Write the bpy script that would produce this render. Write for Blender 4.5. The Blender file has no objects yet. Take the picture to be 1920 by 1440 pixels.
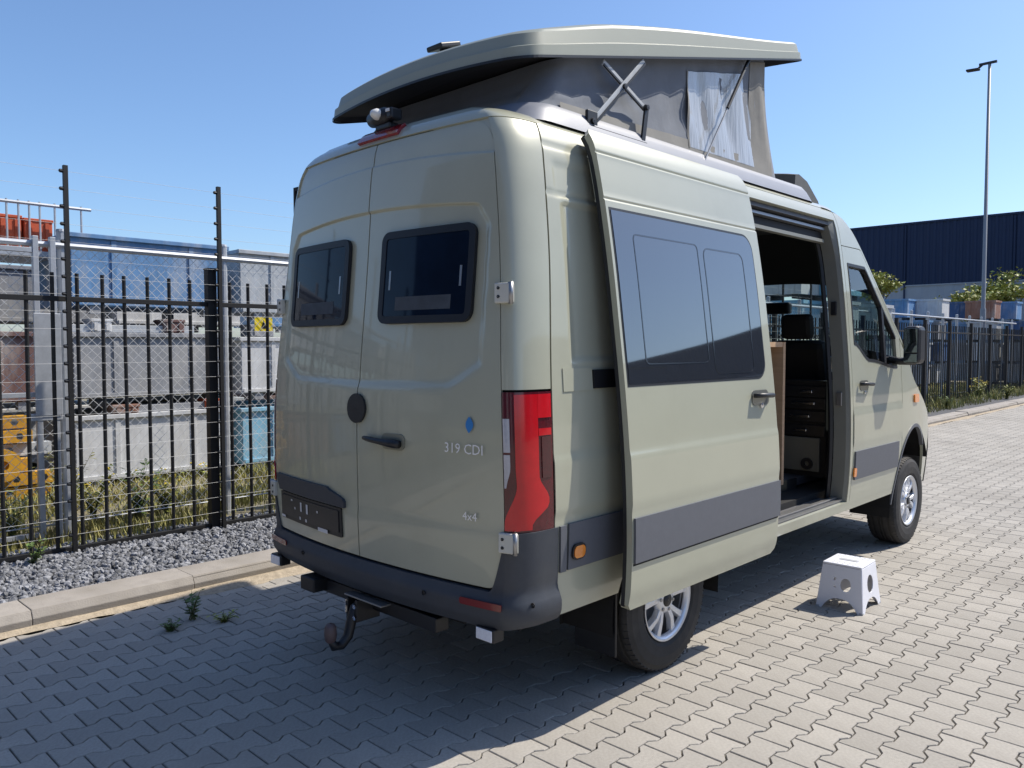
import bpy, bmesh, math, random
import numpy as np
from mathutils import Vector, Matrix
from mathutils.geometry import tessellate_polygon
R = math.radians
random.seed(7); rng = np.random.default_rng(7)
SC = bpy.context.scene
COL = SC.collection

# ------------------------------------------------------------------ camera
CAM_POS = (3.25, -2.14, 1.71); YAW = 43.9; PITCH = 2.75; FPX = 1500.0
cd = bpy.data.cameras.new('camera'); cam = bpy.data.objects.new('camera', cd); COL.objects.link(cam)
cd.sensor_width = 36.0; cd.lens = FPX / 1920 * 36.0; cd.clip_end = 3000; cd.clip_start = .05
cam.location = CAM_POS; cam.rotation_euler = (R(90 - PITCH), 0, R(YAW)); SC.camera = cam
# ------------------------------------------------------------------ sky and sun
SUN = Vector((.36, .74, 1.0)).normalized()
SUN_EL = math.asin(SUN.z); SUN_AZ = math.atan2(SUN.x, SUN.y)
wd = bpy.data.worlds.new('World'); SC.world = wd; wd.use_nodes = True
nt = wd.node_tree; bg = nt.nodes['Background']
sk = nt.nodes.new('ShaderNodeTexSky'); sk.sky_type = 'NISHITA'; sk.sun_disc = False
sk.sun_elevation = SUN_EL; sk.sun_rotation = SUN_AZ; sk.air_density = 1.0; sk.dust_density = 1.0; sk.ozone_density = 7.0; sk.altitude = 0
nt.links.new(sk.outputs[0], bg.inputs[0]); bg.inputs[1].default_value = .125
sl = bpy.data.lights.new('sun', 'SUN'); sl.energy = 4.1; sl.angle = R(.53); sl.color = (1, .93, .82)
so = bpy.data.objects.new('sun', sl); COL.objects.link(so)
so.rotation_euler = SUN.to_track_quat('Z', 'Y').to_euler(); so.location = (10, 15, 30)
SC.view_settings.view_transform = 'Standard'; SC.view_settings.look = 'None'
SC.view_settings.exposure = .54; SC.view_settings.gamma = 1.0; SC.view_settings.use_curve_mapping = False

# ------------------------------------------------------------------ materials
MATS = {}
def mat(name, col, rough=.5, metal=0., var=.10, scale=8., bump=0., bscale=None, coat=0., ior=1.5, dirt=None, dscale=2.0, damt=.5, emit=None, rnd=0., detail=5., sheen=0., stretch=None):
    """procedural principled material: base colour, broken up by noise; optional dirt colour, bump, per-piece shift"""
    if name in MATS: return MATS[name]
    m = bpy.data.materials.new(name); m.use_nodes = True; MATS[name] = m
    n = m.node_tree.nodes; l = m.node_tree.links; b = n['Principled BSDF']
    tc = n.new('ShaderNodeTexCoord'); src = tc.outputs['Object']
    if stretch:
        mp = n.new('ShaderNodeMapping'); mp.inputs['Scale'].default_value = stretch; l.new(src, mp.inputs[0]); src = mp.outputs[0]
    nz = n.new('ShaderNodeTexNoise'); nz.inputs['Scale'].default_value = scale; nz.inputs['Detail'].default_value = detail; nz.inputs['Roughness'].default_value = .62
    l.new(src, nz.inputs['Vector'])
    mr = n.new('ShaderNodeMapRange'); mr.inputs[1].default_value = .25; mr.inputs[2].default_value = .75
    mr.inputs[3].default_value = 1 - var; mr.inputs[4].default_value = 1 + var; l.new(nz.outputs[0], mr.inputs[0])
    mul = n.new('ShaderNodeMix'); mul.data_type = 'RGBA'; mul.blend_type = 'MULTIPLY'; mul.inputs[0].default_value = 1
    mul.inputs[6].default_value = (*col, 1)
    last = mr.outputs[0]
    if rnd > 0:
        gi = n.new('ShaderNodeNewGeometry'); oi = n.new('ShaderNodeObjectInfo')
        ad = n.new('ShaderNodeMath'); ad.operation = 'ADD'; l.new(gi.outputs['Random Per Island'], ad.inputs[0]); l.new(oi.outputs['Random'], ad.inputs[1])
        fr = n.new('ShaderNodeMath'); fr.operation = 'FRACT'; l.new(ad.outputs[0], fr.inputs[0])
        r2 = n.new('ShaderNodeMapRange'); r2.inputs[3].default_value = 1 - rnd; r2.inputs[4].default_value = 1 + rnd; l.new(fr.outputs[0], r2.inputs[0])
        mm = n.new('ShaderNodeMath'); mm.operation = 'MULTIPLY'; l.new(mr.outputs[0], mm.inputs[0]); l.new(r2.outputs[0], mm.inputs[1]); last = mm.outputs[0]
    l.new(last, mul.inputs[7]); out = mul.outputs[2]
    if dirt:
        d = n.new('ShaderNodeTexNoise'); d.inputs['Scale'].default_value = dscale; d.inputs['Detail'].default_value = 7; d.inputs['Roughness'].default_value = .65
        l.new(src, d.inputs['Vector'])
        dr = n.new('ShaderNodeMapRange'); dr.inputs[1].default_value = .48; dr.inputs[2].default_value = .68; dr.inputs[4].default_value = damt; l.new(d.outputs[0], dr.inputs[0])
        dm = n.new('ShaderNodeMix'); dm.data_type = 'RGBA'; l.new(dr.outputs[0], dm.inputs[0]); l.new(out, dm.inputs[6]); dm.inputs[7].default_value = (*dirt, 1); out = dm.outputs[2]
    l.new(out, b.inputs['Base Color'])
    b.inputs['Roughness'].default_value = rough; b.inputs['Metallic'].default_value = metal; b.inputs['IOR'].default_value = ior
    b.inputs['Coat Weight'].default_value = coat; b.inputs['Coat Roughness'].default_value = .04
    if sheen: b.inputs['Sheen Weight'].default_value = sheen
    if bump > 0:
        bz = n.new('ShaderNodeTexNoise'); bz.inputs['Scale'].default_value = bscale or scale * 3; bz.inputs['Detail'].default_value = 4
        l.new(src, bz.inputs['Vector'])
        bp = n.new('ShaderNodeBump'); bp.inputs['Strength'].default_value = bump; bp.inputs['Distance'].default_value = .01
        l.new(bz.outputs[0], bp.inputs['Height']); l.new(bp.outputs[0], b.inputs['Normal'])
    if emit: b.inputs['Emission Color'].default_value = (*emit[0], 1); b.inputs['Emission Strength'].default_value = emit[1]
    return m
def glassmat(name, tint, refl=1.0, ior=1.5, milk=0., milkcol=(.8, .85, .9)):
    if name in MATS: return MATS[name]
    m = bpy.data.materials.new(name); m.use_nodes = True; MATS[name] = m
    n = m.node_tree.nodes; l = m.node_tree.links; n.remove(n['Principled BSDF']); o = n['Material Output']
    tr = n.new('ShaderNodeBsdfTransparent'); tr.inputs[0].default_value = (*tint, 1)
    gl = n.new('ShaderNodeBsdfGlossy'); gl.inputs['Roughness'].default_value = .02; gl.inputs[0].default_value = (refl, refl, refl, 1)
    lw = n.new('ShaderNodeLayerWeight'); pw = n.new('ShaderNodeMath'); pw.operation = 'POWER'; pw.inputs[1].default_value = 4.5; l.new(lw.outputs['Facing'], pw.inputs[0])
    fr = n.new('ShaderNodeMapRange'); f0 = ((ior - 1) / (ior + 1)) ** 2; fr.inputs[3].default_value = f0 * 1.6; fr.inputs[4].default_value = .9; l.new(pw.outputs[0], fr.inputs[0])
    mx = n.new('ShaderNodeMixShader'); l.new(fr.outputs[0], mx.inputs[0]); l.new(tr.outputs[0], mx.inputs[1]); l.new(gl.outputs[0], mx.inputs[2])
    out = mx.outputs[0]
    if milk > 0:
        df = n.new('ShaderNodeBsdfDiffuse'); df.inputs[0].default_value = (*milkcol, 1)
        nz = n.new('ShaderNodeTexNoise'); nz.inputs['Scale'].default_value = 9; nz.inputs['Detail'].default_value = 6
        tc = n.new('ShaderNodeTexCoord'); mp = n.new('ShaderNodeMapping'); mp.inputs['Scale'].default_value = (1, 2.2, .35); l.new(tc.outputs['Object'], mp.inputs[0]); l.new(mp.outputs[0], nz.inputs['Vector'])
        mr = n.new('ShaderNodeMapRange'); mr.inputs[1].default_value = .35; mr.inputs[2].default_value = .7; mr.inputs[3].default_value = milk * .35; mr.inputs[4].default_value = milk; l.new(nz.outputs[0], mr.inputs[0])
        m2 = n.new('ShaderNodeMixShader'); l.new(mr.outputs[0], m2.inputs[0]); l.new(out, m2.inputs[1]); l.new(df.outputs[0], m2.inputs[2]); out = m2.outputs[0]
    l.new(out, o.inputs[0]); return m

PAINT = mat('stone_grey_paint', (.395, .400, .308), .36, metal=.08, var=.03, scale=3, coat=.7, dirt=(.325, .322, .242), dscale=1.1, damt=.5)
PAINT2 = mat('roof_gelcoat', (.27, .288, .24), .5, var=.03, scale=4, coat=.08)
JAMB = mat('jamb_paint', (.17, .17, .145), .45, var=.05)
TRIM = mat('grey_cladding', (.105, .112, .13), .5, var=.05, scale=30, bump=.05, bscale=400)
BUMP = mat('bumper_plastic', (.040, .046, .058), .55, var=.08, scale=30, bump=.08, bscale=500, dirt=(.09, .09, .085), dscale=3, damt=.3)
BLACK = mat('black_plastic', (.012, .013, .016), .45, var=.15, scale=20)
SHELL = mat('dark_gap', (.008, .008, .009), .8, var=.1)
RUB = mat('tyre_rubber', (.022, .022, .023), .75, var=.2, scale=15, dirt=(.09, .08, .07), dscale=4, damt=.35, bump=.1)
ALU = mat('alloy_silver', (.72, .74, .78), .36, metal=.6, var=.04)
CHROME = mat('bright_steel', (.7, .7, .72), .22, metal=1., var=.05)
STEEL = mat('dull_steel', (.35, .35, .35), .4, metal=.9, var=.1)
TINT = mat('privacy_glass', (.026, .030, .036), .03, var=.05, ior=2.3, coat=.5)
REARGL = mat('acrylic_pane', (.004, .010, .024), .05, var=.3, scale=6, ior=1.25)
WINEDGE = mat('window_rubber', (.004, .005, .009), .5, var=.1)
CABGL = glassmat('cab_glass', (.62, .72, .70))
REDL = mat('red_lens', (.50, .003, .009), .2, var=.08, scale=25, coat=.45)
DRED = mat('dark_red_lens', (.075, .002, .007), .2, var=.3, scale=40, coat=.45)
REFL = mat('red_reflector', (.16, .012, .012), .2, var=.1, coat=.5)
WHL = mat('clear_lens', (.42, .42, .45), .12, var=.12, scale=60, coat=.8)
AMB = mat('amber_lens', (.75, .22, .01), .15, var=.1, scale=50, coat=.8)
LAMP = mat('lamp_white', (.75, .78, .85), .15, var=.1, scale=60, coat=.8)
FAB = mat('grey_fabric', (.125, .145, .18), .85, var=.14, scale=5, bump=.35, bscale=9, sheen=.2)
FABL = mat('beige_fabric', (.22, .215, .20), .85, var=.1, scale=6, bump=.2, bscale=12)
FRAME = mat('frame_gelcoat', (.215, .23, .27), .5, var=.05, scale=6, coat=.2)
VINYL = glassmat('clear_vinyl', (.62, .66, .74), ior=1.35, milk=.75)
UNDER = mat('roof_lining', (.015, .016, .02), .8, var=.1)
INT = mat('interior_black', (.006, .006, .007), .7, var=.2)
INTG = mat('interior_grey', (.10, .10, .11), .6, var=.1)
FLOOR = mat('van_floor', (.07, .072, .085), .4, var=.15)
PLY = mat('plywood', (.50, .33, .20), .6, var=.15, scale=3, stretch=(1, 1, 12))
CREAM = mat('cream_board', (.15, .15, .125), .5, var=.05)
SILVER = mat('badge_silver', (.8, .8, .8), .35, metal=.15, var=.03)
PLATE = mat('plate_black', (.012, .013, .018), .4, var=.2, scale=40)
WHITEP = mat('white_print', (.65, .65, .66), .5, var=.1)
BLUEST = mat('blue_sticker', (.02, .19, .5), .4, var=.1)
WPL = mat('white_plastic', (.74, .75, .80), .4, var=.03, scale=10)
GREYP = mat('grey_insert', (.42, .43, .45), .5, var=.05)

PAV = mat('concrete_paver', (.345, .322, .285), .88, var=.16, scale=70, bump=.3, bscale=260, rnd=.095, dirt=(.25, .23, .20), dscale=.7, damt=.6)
SAND = mat('joint_sand', (.028, .026, .023), .95, var=.3, scale=40, bump=.3)
FARPAV = mat('far_paving', (.30, .266, .224), .9, var=.2, scale=3, bump=.1, dirt=(.25, .22, .19), dscale=.5)
KERB = mat('kerb_concrete', (.33, .30, .265), .85, var=.16, scale=12, bump=.3, bscale=120, dirt=(.17, .15, .12), dscale=3, damt=.6, rnd=.06)
SOIL = mat('dry_soil', (.20, .175, .11), .95, var=.3, scale=6, bump=.6, bscale=30, dirt=(.22, .20, .16), dscale=4)
DIRT = mat('sandy_dirt', (.36, .30, .22), .95, var=.3, scale=25, bump=.6, bscale=80)
GRAV = mat('gravel_stone', (.185, .19, .205), .85, var=.25, scale=30, rnd=.55)
GRAVB = mat('gravel_bed', (.09, .09, .095), .95, var=.4, scale=60, bump=1, bscale=90)
GRASS = mat('grass_blade', (.26, .25, .075), .7, var=.3, scale=2, rnd=.45, dirt=(.42, .33, .14), dscale=1.1, damt=.75)
LEAF = mat('weed_leaf', (.10, .16, .035), .6, var=.25, scale=6, rnd=.4)
LEAFY = mat('pale_leaf', (.26, .28, .06), .6, var=.25, scale=6, rnd=.4)
FLOWER = mat('yellow_flower', (.60, .45, .04), .7, var=.2)
STEM = mat('plant_stem', (.10, .10, .04), .8, var=.2)
BARK = mat('bark', (.09, .075, .06), .9, var=.3, scale=10, bump=.4)
FBLK = mat('black_powder_coat', (.006, .006, .007), .6, var=.2, scale=8)
GALV = mat('galvanised_steel', (.42, .44, .47), .45, metal=.35, var=.14, scale=14)
WIREM = mat('fence_wire', (.62, .62, .61), .6, metal=.0, var=.1)
NAVY = mat('navy_cladding', (.008, .022, .066), .75, var=.06, scale=1)
BGREY = mat('grey_cladding_wall', (.30, .33, .38), .6, var=.06, scale=1)
def binmat(n, c): return mat('bin_' + n, c, .65, var=.22, scale=9, bump=.2, dirt=tuple(.55 * q + .45 * w for q, w in zip(c, (.50, .48, .45))), dscale=3.0, damt=1.0, detail=9, stretch=(1, 1, .35))
BIN = {k: binmat(k, c) for k, c in dict(blue=(.11, .24, .44), pale_blue=(.22, .45, .60), white=(.58, .59, .60), grey=(.26, .27, .29), brown=(.15, .08, .07), navy=(.03, .08, .20), silver=(.40, .43, .46), rust=(.26, .13, .09), green=(.10, .20, .13)).items()}
ORNG = mat('orange_paint', (.52, .09, .03), .6, var=.2, scale=6, dirt=(.2, .08, .05))
YEL = mat('yellow_paint', (.58, .30, .02), .55, var=.2, scale=6, dirt=(.16, .10, .05), dscale=5)
WOOD = mat('weathered_timber', (.40, .32, .23), .8, var=.25, scale=3, rnd=.25, stretch=(3, 1, 3))
YSIGN = mat('sign_yellow', (.80, .62, .02), .5, var=.04)

# ------------------------------------------------------------------ mesh helpers
class MB:
    def __init__(s): s.v = []; s.f = []
    def add(s, vs, fs):
        o = len(s.v); s.v += [tuple(map(float, p)) for p in vs]; s.f += [tuple(i + o for i in f) for f in fs]; return s
    def box(s, c, d, rot=None):
        h = [x / 2 for x in d]
        vs = [Vector((x * h[0], y * h[1], z * h[2])) for x in (-1, 1) for y in (-1, 1) for z in (-1, 1)]
        if rot is not None: vs = [rot @ v for v in vs]
        vs = [v + Vector(c) for v in vs]
        return s.add(vs, [(0, 1, 3, 2), (4, 6, 7, 5), (0, 4, 5, 1), (2, 3, 7, 6), (0, 2, 6, 4), (1, 5, 7, 3)])
    def bx(s, x0, x1, y0, y1, z0, z1): return s.box(((x0 + x1) / 2, (y0 + y1) / 2, (z0 + z1) / 2), (abs(x1 - x0), abs(y1 - y0), abs(z1 - z0)))
    def tube(s, path, r, n=8, cap=True):
        P = [Vector(p) for p in path]; rs = r if isinstance(r, (list, tuple)) else [r] * len(P)
        t = (P[1] - P[0]).normalized(); up = Vector((0, 0, 1)) if abs(t.z) < .9 else Vector((1, 0, 0))
        a = t.cross(up).normalized(); vs = []
        for i, p in enumerate(P):
            t = (P[min(i + 1, len(P) - 1)] - P[max(i - 1, 0)]).normalized()
            a = (a - t * a.dot(t)).normalized(); b = t.cross(a)
            for k in range(n):
                th = 2 * math.pi * k / n; vs.append(p + (a * math.cos(th) + b * math.sin(th)) * rs[i])
        fs = [(i * n + k, i * n + (k + 1) % n, (i + 1) * n + (k + 1) % n, (i + 1) * n + k) for i in range(len(P) - 1) for k in range(n)]
        if cap: fs += [tuple(range(n - 1, -1, -1)), tuple(range((len(P) - 1) * n, len(P) * n))]
        return s.add(vs, fs)
    def lathe(s, prof, n=48, c=(0, 0, 0), axis='X', closed=False):
        vs = []
        for k in range(n):
            th = 2 * math.pi * k / n
            for (a, r) in prof:
                if axis == 'X': q = (a, r * math.cos(th), r * math.sin(th))
                elif axis == 'Y': q = (r * math.cos(th), a, r * math.sin(th))
                else: q = (r * math.cos(th), r * math.sin(th), a)
                vs.append((q[0] + c[0], q[1] + c[1], q[2] + c[2]))
        m = len(prof); fs = []
        for k in range(n):
            for j in range(m if closed else m - 1):
                j2 = (j + 1) % m; k2 = (k + 1) % n
                fs.append((k * m + j, k * m + j2, k2 * m + j2, k2 * m + j))
        return s.add(vs, fs)
    def plate(s, outer, holes, fn, th):
        """flat plate with holes: outer/holes are 2D loops, fn(u,v,w) maps to 3D, thickness th along w"""
        loops = [outer] + list(holes)
        tris = tessellate_polygon([[Vector((u, v, 0)) for u, v in L] for L in loops])
        pts = [p for L in loops for p in L]; n = len(pts)
        vs = [fn(u, v, 0) for u, v in pts] + [fn(u, v, th) for u, v in pts]
        fs = [tuple(t) for t in tris] + [tuple(i + n for i in reversed(t)) for t in tris]
        o = 0
        for L in loops:
            m = len(L)
            for i in range(m): j = (i + 1) % m; fs.append((o + i, o + j, o + j + n, o + i + n))
            o += m
        return s.add(vs, fs)
    def build(s, name, m, parent=None, smooth=False, bevel=0., local=False, fix=True):
        me = bpy.data.meshes.new(name); me.from_pydata(s.v, [], s.f)
        if fix:
            b = bmesh.new(); b.from_mesh(me); bmesh.ops.recalc_face_normals(b, faces=b.faces); b.to_mesh(me); b.free()
        me.materials.append(m); me.update()
        if smooth: me.shade_smooth() if hasattr(me, 'shade_smooth') else [setattr(p, 'use_smooth', True) for p in me.polygons]
        return link(name, me, parent, bevel, local)
def link(name, me, parent=None, bevel=0., local=False):
    o = bpy.data.objects.new(name, me); COL.objects.link(o)
    if parent is not None:
        o.parent = parent
        if parent.parent is None and not local: o.location = -Vector(parent.location)
    if bevel > 0:
        bv = o.modifiers.new('bevel', 'BEVEL'); bv.width = bevel; bv.segments = 2; bv.limit_method = 'ANGLE'; bv.angle_limit = R(35)
    return o
def tag(o, label=None, cat=None, group=None, kind=None):
    for k, v in (('label', label), ('category', cat), ('group', group), ('kind', kind)):
        if v: o[k] = v
    return o
def empty(name, loc, label, cat, group=None, rz=0):
    o = bpy.data.objects.new(name, None); COL.objects.link(o); o.location = loc; o.rotation_euler = (0, 0, rz); o.empty_display_size = .2
    return tag(o, label, cat, group)
def copy_tree(o, parent=None):
    c = o.copy(); COL.objects.link(c); c.parent = parent
    for ch in list(o.children): copy_tree(ch, c)
    return c
def text_mesh(name, txt, size, m, parent, fn, depth=.002):
    cu = bpy.data.curves.new(name, 'FONT'); cu.body = txt; cu.size = size; cu.extrude = 0; cu.resolution_u = 2
    ob = bpy.data.objects.new(name, cu); COL.objects.link(ob); dg = bpy.context.evaluated_depsgraph_get()
    me = bpy.data.meshes.new_from_object(ob.evaluated_get(dg)); bpy.data.objects.remove(ob)
    vs = [fn(v.co.x, v.co.y) for v in me.vertices]; fs = [tuple(p.vertices) for p in me.polygons]
    return MB().add(vs, fs).build(name, m, parent, fix=False)
def sstep(a, b, x): t = max(0., min(1., (x - a) / (b - a))); return t * t * (3 - 2 * t)
def lerp(a, b, t): return a + (b - a) * t

# ================================================================== SETTING
# ---- pavement with interlocking double-T pavers
PX, PY = .148, .200
X0, X1, Y0, Y1 = -2.13, 4.6, -4.6, 14.0
def paver_mesh(name, items):
    """items: list of (cx, cy, dz, tiltx, tilty, shrink)"""
    g = .0029; a = PX / 2 + .0135 - g; b = PX / 2 - .0135 - g; e = PY / 2 - g
    prof = [(a, -e), (a, -.069), (b, -.034), (b, .034), (a, .069), (a, e)]
    out = prof + [(-x, y) for x, y in reversed(prof)]
    n = len(out); allv = []; allf = []
    inn = [(x - math.copysign(.0028, x), y - math.copysign(.0028 if abs(y) > .09 else .0, y)) for x, y in out]
    for (cx, cy, dz, tx, ty, k) in items:
        o = len(allv)
        for (L, z) in ((inn, 0.), (out, -.0030), (out, -.03)):
            for x, y in L: allv.append((cx + x * k, cy + y * k, z + dz + x * tx + y * ty))
        allf.append(tuple(o + i for i in range(n)))
        for r in range(2):
            for i in range(n): j = (i + 1) % n; allf.append((o + r * n + j, o + r * n + i, o + (r + 1) * n + i, o + (r + 1) * n + j))
    me = bpy.data.meshes.new(name); me.from_pydata(allv, [], allf); me.materials.append(PAV); me.update(); return me
pave = MB().add([(X0, Y0, -.019), (X1, Y0, -.019), (X1, Y1, -.019), (X0, Y1, -.019)], [(0, 1, 2, 3)]).build('pavement', SAND, fix=False); tag(pave, kind='structure')
cx0 = 2.079 + PX / 2
stones = []
fwv = Vector((-math.sin(R(YAW)), math.cos(R(YAW)))); rtv = Vector((math.cos(R(YAW)), math.sin(R(YAW))))
kx0 = math.ceil((X0 + .06 - cx0) / PX); kx1 = math.floor((X1 - .06 - cx0) / PX)
for kx in range(kx0, kx1 + 1):
    cx = cx0 + kx * PX; off = 1.772 + .1 + (0 if kx % 2 == 0 else .1)
    for ky in range(math.ceil((Y0 - off) / PY), math.floor(((26 if cx < 1.2 else Y1) - off) / PY)):
        cy = off + ky * PY
        d = Vector((cx - CAM_POS[0], cy - CAM_POS[1])); dep = d.dot(fwv); lat = d.dot(rtv)
        # heave close to the kerb
        h = -.004 * sstep(.5, 0, cx - X0)
        hid = (-.7 < cx < .75 and .5 < cy < 5.4)
        px = 960 + FPX * lat / dep if dep > .5 else -1; py = 648 + FPX * 1.71 / dep if dep > .5 else 9999
        vis = dep > .5 and 0 < px < 1920 and py < 1440 and not hid
        stones.append((vis, dep if dep > .5 else 99, (cx, cy, h + random.gauss(0, .0006), random.gauss(0, .004), random.gauss(0, .004), 1 - random.random() * .006)))
near = sorted([s for s in stones if s[0]], key=lambda s: s[1])[:300]
ids = set(id(s) for s in near)
pm = paver_mesh('paver', [(0, 0, 0, 0, 0, 1)])
for s in near:
    o = bpy.data.objects.new('paver', pm); COL.objects.link(o); o.parent = pave
    cx, cy, dz, tx, ty, k = s[2]; o.location = (cx, cy, dz); o.rotation_euler = (ty, -tx, random.gauss(0, .004)); o.scale = (k, k, 1)
rest = bpy.data.objects.new('paver_field', paver_mesh('paver_field', [s[2] for s in stones if id(s) not in ids])); COL.objects.link(rest); rest.parent = pave; tag(rest, kind='stuff')
def sheet(name, x0, x1, y0, y1, z, m):
    return tag(MB().add([(x0, y0, z), (x1, y0, z), (x1, y1, z), (x0, y1, z)], [(0, 1, 2, 3)]).build(name, m, fix=False), kind='structure')
sheet('road', X0, 1.2, 25.6, 66, -.0045, FARPAV); sheet('road', 1.2, X1, 13.6, 66, -.0045, FARPAV); MB().add([(X0, Y1, -.019), (1.2, Y1, -.019), (1.2, 25.6, -.019), (X0, 25.6, -.019)], [(0, 1, 2, 3)]).build('joint_sand', SAND, pave, fix=False); sheet('road', X1, 70, -60, 66, -.004, FARPAV); sheet('road', X0, X1, -60, Y0, -.004, FARPAV)
sheet('ground', -900, 900, -900, 900, -.06, SOIL)
sheet('yard', -70, -3.2, -60, 69, .03, SOIL)
# ---- kerb of concrete stones
kr = MB().bx(-2.42, -2.16, -30, 60, -.05, .10).build('kerb', KERB); tag(kr, kind='structure')
me = MB().add([(-2.44, .002, -.05), (-2.15, .002, -.05), (-2.135, .002, .06), (-2.165, .002, .112), (-2.44, .002, .112),
               (-2.44, .998, -.05), (-2.15, .998, -.05), (-2.135, .998, .06), (-2.165, .998, .112), (-2.44, .998, .112)],
              [(0, 1, 2, 3, 4), (9, 8, 7, 6, 5)] + [(i, i + 5, (i + 1) % 5 + 5, (i + 1) % 5) for i in range(5)]).build('kerb_stone', KERB, kr, bevel=.004)
mk = me.data
me.location = (0, -.72, 0)
for k in range(-10, 42):
    if k == 0: continue
    o = bpy.data.objects.new('kerb_stone', mk); COL.objects.link(o); o.parent = kr; o.location = (random.gauss(0, .004), -.72 + k, random.gauss(0, .004))
    bv = o.modifiers.new('bevel', 'BEVEL'); bv.width = .004; bv.segments = 2; bv.limit_method = 'ANGLE'
# sandy dirt that has drifted along the kerb foot
vs = []; fs = []
ys = np.arange(-6, 30, .12)
for i, y in enumerate(ys):
    w = .05 + .05 * math.sin(y * 2.1) * math.sin(y * .7 + 1) + .045 * random.random()
    vs += [(-2.15, y, .022), (-2.15 + w * .5, y, .012 + .004 * random.random()), (-2.13 + w, y, -.003)]
    if i: o = 3 * i; fs += [(o - 3, o - 2, o + 1, o), (o - 2, o - 1, o + 2, o + 1)]
tag(MB().add(vs, fs).build('dirt_drift', DIRT, smooth=True), kind='stuff', label='sandy dirt drifted along the foot of the kerb', cat='dirt')
# ---- gravel strip
sheet('gravel_bed', -3.95, -2.44, -30, 60, .045, GRAVB)
def rocks(n, xr, yr, z, smin, smax, name, label):
    t = (1 + 5 ** .5) / 2
    iv = np.array([(-1, t, 0), (1, t, 0), (-1, -t, 0), (1, -t, 0), (0, -1, t), (0, 1, t), (0, -1, -t), (0, 1, -t), (t, 0, -1), (t, 0, 1), (-t, 0, -1), (-t, 0, 1)], float); iv /= np.linalg.norm(iv[0])
    ifc = np.array([(0, 11, 5), (0, 5, 1), (0, 1, 7), (0, 7, 10), (0, 10, 11), (1, 5, 9), (5, 11, 4), (11, 10, 2), (10, 7, 6), (7, 1, 8), (3, 9, 4), (3, 4, 2), (3, 2, 6), (3, 6, 8), (3, 8, 9), (4, 9, 5), (2, 4, 11), (6, 2, 10), (8, 6, 7), (9, 8, 1)])
    V = []
    for i in range(n):
        s = rng.uniform(smin, smax) * np.array([1, rng.uniform(.6, 1), rng.uniform(.5, .85)])
        q = Matrix.Rotation(rng.uniform(0, 6.28), 3, Vector(rng.normal(size=3)).normalized())
        v = (iv * (1 + rng.uniform(-.28, .28, (12, 1))) * s) @ np.array(q).T
        V.append(v + [rng.uniform(*xr), yr[0] + (yr[1] - yr[0]) * rng.random(), z + rng.uniform(-.3, 1.1) * smin])
    V = np.concatenate(V); F = (ifc[None] + 12 * np.arange(n)[:, None, None]).reshape(-1, 3)
    me = bpy.data.meshes.new(name); me.from_pydata(V.tolist(), [], F.tolist()); me.materials.append(GRAV); me.update()
    o = bpy.data.objects.new(name, me); COL.objects.link(o); return tag(o, label, 'gravel', kind='stuff')
rocks(9000, (-3.95, -2.43), (-1.6, 2.6), .06, .014, .030, 'gravel', 'grey angular gravel between the kerb and the black fence')
rocks(3500, (-3.95, -2.43), (2.6, 12), .06, .018, .034, 'gravel_bed_stones', 'grey gravel strip continuing behind the van')
# ---- grass behind the fence and along the far kerb
def blades(n, region, name, label, hmin, hmax, z=.03, m=None, wid=.006, dens=None):
    V = []; F = []
    k = 0
    while k < n:
        x, y = rng.uniform(*region[0]), rng.uniform(*region[1])
        c = .5 + .5 * math.sin(x * 3.1 + 1.3) * math.sin(y * 2.3 + .4) + .35 * math.sin(x * 7 + y * 5)
        if rng.random() > .25 + .75 * c: continue
        h = rng.uniform(hmin, hmax) * (.55 + .6 * max(0, c)); a = rng.uniform(0, 6.28); le = rng.uniform(.1, .55) * h; w = wid * rng.uniform(.6, 1.5)
        dx, dy = math.cos(a), math.sin(a); b = len(V)
        V += [(x - dy * w, y + dx * w, z), (x + dy * w, y - dx * w, z), (x + dx * le * .35 + dy * w * .7, y + dy * le * .35 - dx * w * .7, z + h * .6), (x + dx * le * .35 - dy * w * .7, y + dy * le * .35 + dx * w * .7, z + h * .6), (x + dx * le, y + dy * le, z + h)]
        F += [(b, b + 1, b + 2, b + 3), (b + 3, b + 2, b + 4)]; k += 1
    me = bpy.data.meshes.new(name); me.from_pydata(V, [], F); me.materials.append(m or GRASS); me.update()
    o = bpy.data.objects.new(name, me); COL.objects.link(o); return tag(o, label, 'grass', kind='stuff')
blades(20000, ((-6.9, -3.75), (-2.5, 4.5)), 'grass', 'dry yellow green grass behind the black fence', .03, .15)
blades(9000, ((-6.5, -2.9), (14, 34)), 'grass_verge', 'grass verge along the far fence on the right', .08, .34, wid=.012)

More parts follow.
